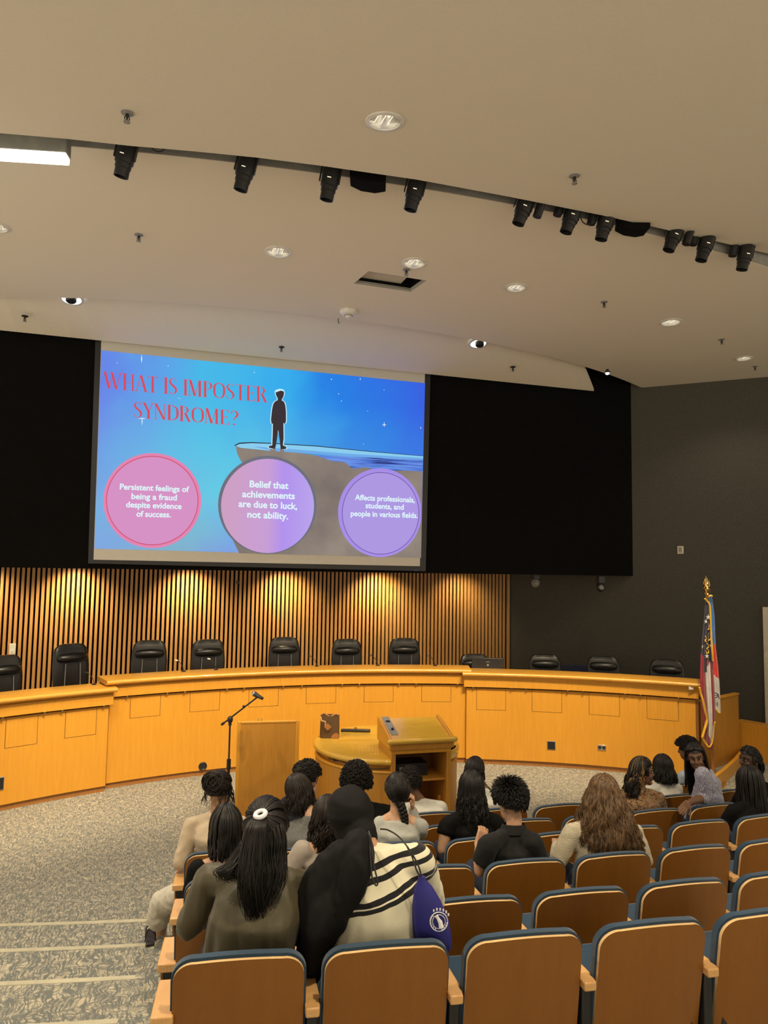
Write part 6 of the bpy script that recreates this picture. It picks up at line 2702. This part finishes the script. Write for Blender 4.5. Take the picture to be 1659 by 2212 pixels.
k = NT('white ribbed cloth')
v = k.coord((1, 1, 1), rot=(0.3, 0.4, 0.3))
w1 = k.n('ShaderNodeTexWave', wave_type='BANDS', bands_direction='X')
w1.inputs['Scale'].default_value = 38
w1.inputs['Distortion'].default_value = 3.0
k.l(v, w1.inputs['Vector'])
k.base(k.ramp(w1.outputs['Fac'], [(0.2, (0.60, 0.54, 0.43)), (0.6, (0.70, 0.65, 0.54))]))
k.set(0.9)
k.bump(w1.outputs['Fac'], 0.5, 0.006)
M_RIB = k.m
M_CREAMK = tex_knit('chunky cream knit', (0.42, 0.36, 0.25), (0.60, 0.53, 0.39), 120, 48)

# row 1
person('person with a long black ponytail and white hair tie, in an olive blouse', 1, 0, (574, 1796), 0.27, st_olive, 0, 0, 4, 0, M_OLIVE, 'long', 'crew', 'tan', 0.185, 1.08, wr=0.013, stretch=(1.2, 1, 0.4), SJ=((452, 1902, 3.0), (640, 1912, 3.0)), elbow=((412, 2000, 3.0), (648, 2010, 3.0)))
# striped cardigan
hj_root, hj = person('person in a black headscarf and cream cardigan with black stripes, leaning left', 1, 1, (758, 1768), 0.42, None, 8, 12, 22, -8, None, 'long', 'crew', 'tan', 0.19, 1.1, N=(800, 1835, 3.05), SJ=((700, 1895, 3.05), (902, 1862, 3.02)), elbow=((668, 2010, 3.1), (930, 1945, 3.2)))
p_ = hj['p']
axs = unit(unit(U2) * 1.0 - unit(R2) * 0.28)
o_px = lambda u, v, d: float(np.dot(ond(u, v, d) - p_, axs))
M_STR = tex_stripe(axs, [o_px(830, 1853, 3.0), o_px(830, 1880, 2.97), o_px(830, 1938, 2.88), o_px(830, 1961, 2.85)])
mb = MB()
hp_ = hj['hip']
Nk, SJp, E_, Wp = hj['N'], hj['SJ'], hj['E'], hj['W']
spec = [(hp_ - Zv * 0.1, .19, .14), (hp_ + Zv * 0.05, .205, .145), (hp_ * 0.6 + Nk * 0.4 - hj['f'] * 0.03, .19, .135), (hp_ * 0.3 + Nk * 0.7 - hj['f'] * 0.05, .185, .13), (Nk - Zv * 0.07 - hj['f'] * 0.02, .165, .105), (Nk - Zv * 0.01, .10, .08)]
rr2 = hj['rt']
rings = []
for c, rx, ry in spec:
    yr = unit(np.cross(hj['ax'], rr2))
    rings.append([c + rr2 * rx * math.cos(t_) + yr * ry * math.sin(t_) for t_ in np.linspace(0, 2 * PI, 25)[:-1]])
mb.loft(rings)
for i in (0, 1):
    mb.tube([Nk - Zv * 0.04, SJp[i]], [0.065, 0.075], 14, True, True)
    mb.tube([SJp[i], (SJp[i] + E_[i]) / 2, E_[i]], [0.075, 0.072, 0.064], 14, True, True)
    mb.tube([E_[i], Wp[i]], [0.062, 0.045], 14, True, True)
link_mesh(remeshed(mb, 0.010, 5, 0.009, 9.0, (1, 1, 0.6)), 'cardigan', M_STR, hj_root, p_)
mb = MB()
Hc, X, Y, Z = hj['Hc'], hj['X'], hj['Y'], hj['Z']
F_ = np.array((X, Y, Z))
mb.ell(Hc + Z * 0.03 - Y * 0.015, (0.103, 0.118, 0.112), F_, 24, 16)
mb.ell(Hc - Z * 0.035 - Y * 0.012, (0.088, 0.10, 0.10), F_, 20, 14)
mb.tube([Hc - Z * 0.06, Hc * 0.45 + (hj['N'] + Zv * 0.0) * 0.55], [0.085, 0.075], 16, True, True)
link_mesh(remeshed(mb, 0.008, 5, 0.007, 13, (0.4, 0.4, 1.1)), 'headscarf', M_HIJ, hj_root, p_)
mb = MB()
dB = 2.92
for path, rad in (([(772, 1822, dB + .03), (774, 1840, dB - .01), (768, 1875, dB - .04), (756, 1920, dB - .05), (735, 1958, dB - .03)], [.058, .064, .066, .060, .045]),
                  ([(735, 1850, dB + .02), (705, 1890, dB + .01), (688, 1935, dB), (682, 1990, dB)], [.06, .075, .085, .075]),
                  ([(700, 1950, dB - .02), (690, 2000, dB - .03), (672, 2060, dB), (662, 2110, dB + .05)], [.085, .085, .06, .05]),
                  ([(742, 1930, dB - .04), (720, 1990, dB - .03), (690, 2030, dB - .02)], [.06, .055, .05])):
    mb.tube([ond(*q) for q in spline(path, 10)], list(np.interp(np.linspace(0, 1, 11), np.linspace(0, 1, len(rad)), rad)), 16, True, True)
link_mesh(remeshed(mb, 0.009, 4, 0.014, 15, (1, 1, 0.28)), 'scarf_drape', M_HIJ, hj_root, p_)
m = MB()
m.tube(spline([ond(797, 1795, dB), ond(800, 1840, dB - .07), ond(803, 1890, dB - .09), ond(811, 1912, dB - .09), ond(816, 1905, dB - .09), ond(808, 1870, dB - .085), ond(803, 1820, dB - .06), ond(799, 1800, dB - .02)], 30), 0.0035, 6)
m.build('hood_string', M['black'], hj_root, loc=p_)
# drawstring bag
bp = ond(912, 1899, 2.90)
t = thing('drawstring_bag', bp, 'royal blue drawstring bag with a white emblem on the striped cardigan', 'bag')
M_BAG = plain('royal blue nylon', (0.028, 0.026, 0.20), 0.55, 0, 0.3)
mb = MB()
rings = []
for f_, u, v, hw, dp_ in ((0, 911, 1893, 7, .02), (.05, 911, 1900, 8, .022), (.2, 915, 1915, 18, .045), (.45, 922, 1948, 30, .07), (.75, 930, 1990, 39, .085), (1, 934, 2030, 42, .08), (1.1, 935, 2050, 40, .06)):
    c = ond(u, v, 2.86 + 0.03 * f_)
    w_ = hw * 2.86 / FPX
    rings.append([c + R2 * w_ * math.cos(t_) * (1 + 0.05 * math.sin(7 * t_)) + FW * dp_ * 0.5 * math.sin(t_) for t_ in np.linspace(0, 2 * PI, 33)[:-1]])
mb.loft(rings)
o = mb.build('pouch', M_BAG, t, loc=bp, ang=80)
m = MB()
for cu_, cv_, rad_, wd_ in ((948, 1991, 20.5, 0.0022), (948, 1991, 15, 0.0016)):
    m.tube([ond(cu_ + rad_ * 0.92 * math.cos(a_), cv_ + rad_ * math.sin(a_), 2.838 + 0.022 * ((rad_ * math.cos(a_) + 14) / 34) ** 2) for a_ in np.linspace(0, 2 * PI, 40)], wd_, 5)
m.tube([ond(u, v, 2.835) for u, v in ((944, 1977), (946, 1984), (951, 1992), (953, 2003))], [0.004, 0.006, 0.009, 0.010], 8)
m.tube([ond(u, v, 2.835) for u, v in ((940, 1979), (944, 1984), (950, 1986))], 0.003, 6)
for a_ in np.linspace(-2.6, -0.6, 8):
    u, v = 948 + 25 * math.cos(a_), 1991 + 27 * math.sin(a_)
    m.box(ond(u, v, 2.842), (0.006, 0.003, 0.009), R2, FW)
for a_ in list(np.linspace(2.0, 3.9, 7)) + list(np.linspace(0.2, 1.2, 4)):
    u, v = 948 + 17.8 * math.cos(a_), 1991 + 17.8 * math.sin(a_)
    m.box(ond(u, v, 2.836), (0.0035, 0.003, 0.0055), R2, FW)
m.build('emblem', plain('white print', (0.75, 0.75, 0.78), 0.6), t, loc=bp)
m = MB()
m.tube(spline([ond(911, 1897, 2.86), ond(903, 1868, 2.86), ond(884, 1835, 2.86), ond(862, 1808, 2.89), ond(838, 1793, 2.93), ond(822, 1791, 2.98)], 24), 0.0035, 6)
m.tube(spline([ond(911, 1897, 2.86), ond(900, 1880, 2.85), ond(890, 1850, 2.855), ond(880, 1830, 2.86)], 14), 0.0035, 6)
m.build('cord', M['black'], t, loc=bp)

# row 3
person('person with a black braided bob and black wide-necked top at the aisle', 3, 0, (487, 1790), 0.24, lambda H, root, p, B: st_braids(H, root, p, B, 0.135, 120, 0.0, 0.01, 150), 0, 5, 6, 0, M_BLK, 'long', 'wide', 'tan', 0.17, 1.0)
person('person with dark wavy hair in a taupe wide-necked top, beside the headscarf', 3, 1, (706, 1768), 0.34, st_long(0.17, 330, 0.02, 0.01, (0.016, 1.6), 0.0042, HD, 130, 0, 0.05), 6, 0, 16, 6, M_TAUPE, 'long', 'wide', 'light', 0.17, 1.0, SJ=((652, 1838, 4.4), (765, 1850, 4.45)), elbow=((628, 1880, 4.35), (790, 1900, 4.5)))
person('person with short tousled black hair in a charcoal polo shirt', 3, 3, (1103, 1737), 0.30, st_short(3000, 0.055, (0.35, 0.1, 0.35), 0.45, 1.66, 0.0030), 10, 10, 16, 0, M_CHAR, 'short', 'polo', 'light', 0.185, 1.12, collar=M_CHAR, SJ=((1054, 1826, 4.5), (1152, 1822, 4.55)), elbow=((1036, 1880, 4.5), (1172, 1880, 4.6)), wrist=((1034, 1826, 4.82), None), hdir=(ond(1044, 1796, 4.85) - ond(1034, 1826, 4.82), None), hn=(-FW, None), fine=True, curl=0.9)
person('person with very long wavy brown hair in a chunky cream sweater', 3, 4, (1303, 1718), 0.30,
       lambda H, root, p, B: (H.cap(0.012, True, 1.85), H.long(1300, 0.272, 0.125, 0.035, (0.013, 2.3), 0.0036, 128, 1.5, 0.0, 0.03), H.long(700, 0.255, 0.085, 0.055, (0.015, 2.2), 0.0034, 105, 1.5, 0, 0.06), H.build(HBR, root, p)),
       0, 0, 2, 0, M_CREAMK, 'long', 'crew', 'light', 0.185, 1.1, hs=1.02, SJ=((1236, 1800, 4.75), (1370, 1800, 4.75)), elbow=((1206, 1858, 4.7), (1392, 1860, 4.7)))
# row 4
person('person with a dark messy updo in a beige puff-shouldered knit at the aisle', 4, 0, (474, 1708), 0.26, st_updo, 0, -14, 6, 0, M_BEIGE, 'long', 'crew', 'tan', 0.175, 1.05, skirt=M_RIB, knee=((352, 1950, 5.32), None), ankle=((348, 2024, 5.5), None), SJ=((415, 1784, 5.1), (522, 1784, 5.15)), elbow=((391, 1862, 5.0), (540, 1850, 5.1)))
person('person with a dark straight bob in a speckled grey sweater, head tilted left', 4, 1, (646, 1712), 0.40, st_long(0.115, 600, 0.03, 0.02, (0.006, 1.2), 0.0036, HD, 150, 0, 0.025), 10, 14, 22, -14, tex_grey(), 'long', 'crew', 'light', 0.18, 1.1, N=(672, 1765, 5.25), SJ=((632, 1795, 5.25), (740, 1790, 5.25)))
person('person with a sleek low black braid in a pale grey top, hand raised', 4, 2, (857, 1708), 0.30, st_lowbraid, 0, 0, 2, 4, M_LGREY, 'long', 'wide', 'light', 0.165, 1.0, SJ=((822, 1782, 5.3), (908, 1786, 5.3)), elbow=((812, 1830, 5.25), (905, 1802, 5.45)), wrist=(None, (890, 1748, 5.5)), hdir=(None, ond(893, 1722, 5.5) - ond(890, 1748, 5.5)), hn=(None, R2), fine=True, curl=1.3)
person('person with long wavy black hair in a black cap-sleeved top', 4, 3, (1018, 1704), 0.30, st_long(0.33, 700, 0.03, 0.05, (0.010, 3.2), 0.0036, HB, 120, 0, 0.04), -6, 0, 4, 0, M_BLK, 'cap', 'crew', 'light', 0.165, 1.0, SJ=((966, 1782, 5.35), (1072, 1778, 5.4)), elbow=((955, 1834, 5.3), (1090, 1840, 5.4)), wrist=((974, 1838, 5.55), None), fine=True)
person('person with long thin black braids in a black T-shirt at the right', 4, 7, (1617, 1690), 0.32, lambda H, root, p, B: st_braids(H, root, p, B, 0.33, 120, 0.01, 0.03, 130, -10, 0.008), 0, 10, 4, 0, M_BLK, 'short', 'crew', 'deep', 0.17, 1.0)
# row 5
person('person in dark navy with short dark curls, turned right beside the podium', 5, 1, (662, 1681), 0.36, st_afro(420, 0.035, 0.007, 0.012, None, 1.55), -25, -45, 18, 8, M_NAVY, 'short', 'crew', 'tan', 0.185, 1.1, N=(632, 1722, 6.0), SJ=((590, 1762, 6.0), (676, 1755, 6.0)), face=True)
person('person with a dark round afro in a black shirt, in front of the pulpit', 5, 2, (769, 1690), 0.36, st_afro(1500, 0.062, 0.007, 0.012), 0, 0, 4, 0, M_BLK, 'short', 'crew', 'deep', 0.19, 1.1, N=(790, 1738, 6.15))
mroot, mi_ = person('person with bronze-streaked black hair in a multicoloured knit, face turned right', 5, 6, (1388, 1668), 0.30,
       lambda H, root, p, B: (H.cap(0.008, True, 1.8), H.gather((0.0, -0.03, 0.125), 420, 0.0036), H.long(650, 0.24, 0.02, 0.02, (0.012, 2.2), 0.0042, 92, 1.55, 0, 0.05, phc=-18, out=(-0.03, 0, 0)), H.build(HST, root, p)), -25, -78, 4, 0, tex_multi(), 'long', 'crew', 'brown', 0.165, 1.0, face=True)
H2 = Hair(mi_['Hc'], mi_['X'], mi_['Y'], mi_['Z'], random.Random(4))
H2.long(26, 0.13, 0.02, 0.02, (0.012, 2.0), 0.0045, 40, 1.55, 0, 0.05, phc=45)
H2.build(HG, mroot, mi_['p'], 'hair_streaks')
lv_w = ond(1487, 1735, 6.52)
person('person in a lavender knit with long braids, twisting back over the seat', 5, 7, (1503, 1637), 0.22, lambda H, root, p, B: (H.cap(0.004, True, 1.75), H.gather((0.0, -0.02, 0.128), 260, 0.0055), H.long(120, 0.34, 0.03, 0.0, (0.003, 1.0), 0.0075, 88, 1.55, 0, 0.04, phc=-18, sides=5, taper=0.9, out=tuple(R2 * 0.05)), H.long(20, 0.25, 0.0, -0.02, (0.003, 1.0), 0.007, 10, 1.5, 0, 0.04, phc=84, sides=5, taper=0.9), H.build(HB, root, p)),
       75, 68, 6, 8, tex_lav(), '34', 'crew', 'brown', 0.15, 0.95, N=(1530, 1676, 6.75), SJ=((1518, 1673, 6.55), (1544, 1694, 6.95)), lower=[((1518, 1674, 6.58), (1532, 1722, 6.75), .075, .10), ((1530, 1690, 6.7), (1536, 1735, 6.8), .10, .12)], elbow=((1523, 1722, 6.55), None), wrist=((1486, 1735, 6.36), None), hdir=(ond(1472, 1752, 6.25) - ond(1486, 1735, 6.36), None), hn=(unit(Zv * 0.55 - FW * 0.8), None), face=True, curl=0.40, hs=0.94, hand_sgn=(-1, -1))
person('person with tied-back black hair in black, profile facing left at the right edge', 5, 8, (1619, 1642), 0.30, st_bun, 10, 78, 2, 0, M_BLK, 'short', 'crew', 'deep', 0.17, 1.0, face=True, N=(1632, 1692, 7.05))
# row 6 and floor
person('person with dark curly hair in a white shirt, in front of the pulpit shelves', 6, 3, (884, 1692), 0.36, st_afro(650, 0.042, 0.0065, 0.014), 0, -10, 14, 6, M_WHITE, 'long', 'crew', 'brown', 0.18, 1.1, N=(912, 1730, 7.0))
st_root, st_i = person('person with smooth short black hair in a white shirt with dark neck cord', 6, 4, (1024, 1666), 0.36, st_long(0.055, 330, 0.012, 0.005, (0.004, 1), 0.0055, HB, 165, 0, 0.02), 0, -12, 20, 12, M_WHITE, 'long', 'crew', 'tan', 0.18, 1.1, N=(1046, 1706, 7.1))
m = MB()
for du in (0, 3):
    m.tube(spline([ond(1038 + du, 1677, 6.98), ond(1044 + du, 1690, 6.96), ond(1054 + du, 1702, 6.94), ond(1062, 1708, 6.94)], 12), 0.004, 6)
m.build('neck_cord', M['black'], st_root, loc=st_i['p'])
person('person with a rounded black bob in a white blouse, between the two turned heads', 6, 7, (1431, 1658), 0.30, st_long(0.125, 600, 0.022, 0.03, (0.006, 1), 0.004, HB, 150, 0, 0.015), 0, 0, 4, 0, M_WHITE, 'long', 'crew', 'brown', 0.165, 1.0)
SEAT_EXTRA = (7, 8)
person('person with a black afro in a pale blue shirt, nearest the flags', 7, 8, (1484, 1622), 0.34, st_afro(900, 0.055, 0.008, 0.012, HAF, 1.5), 0, 32, 6, 0, M_PBLUE, 'long', 'crew', 'brown', 0.19, 1.15, N=(1512, 1664, 8.4))

q = onz(325, 2030, STEP * 2)
t = thing('sandal', q, 'black strappy sandal on the aisle step beside the white skirt', 'shoe')
m = MB()
m.prism([(-.035, -.11), (-.03, .05), (-.045, .12), (0, .15), (.045, .11), (.035, 0), (.03, -.11)], 0.02, q + Zv * 0.002, (1, 0, 0), (0, 1, 0), (0, 0, 1))
m.build('sole', M['black'], t, loc=q, bevel=0.004)
for y_, h_ in ((-.07, .09), (0.0, .06), (0.09, .045)):
    m = MB()
    m.tube([q + np.array((-.04 * math.cos(a_), y_ + 0.02 * math.sin(a_ * 2), 0.02 + h_ * math.sin(a_))) for a_ in np.linspace(0, PI, 12)], 0.006, 6)
    m.build('strap', M['black'], t, loc=q)

#END
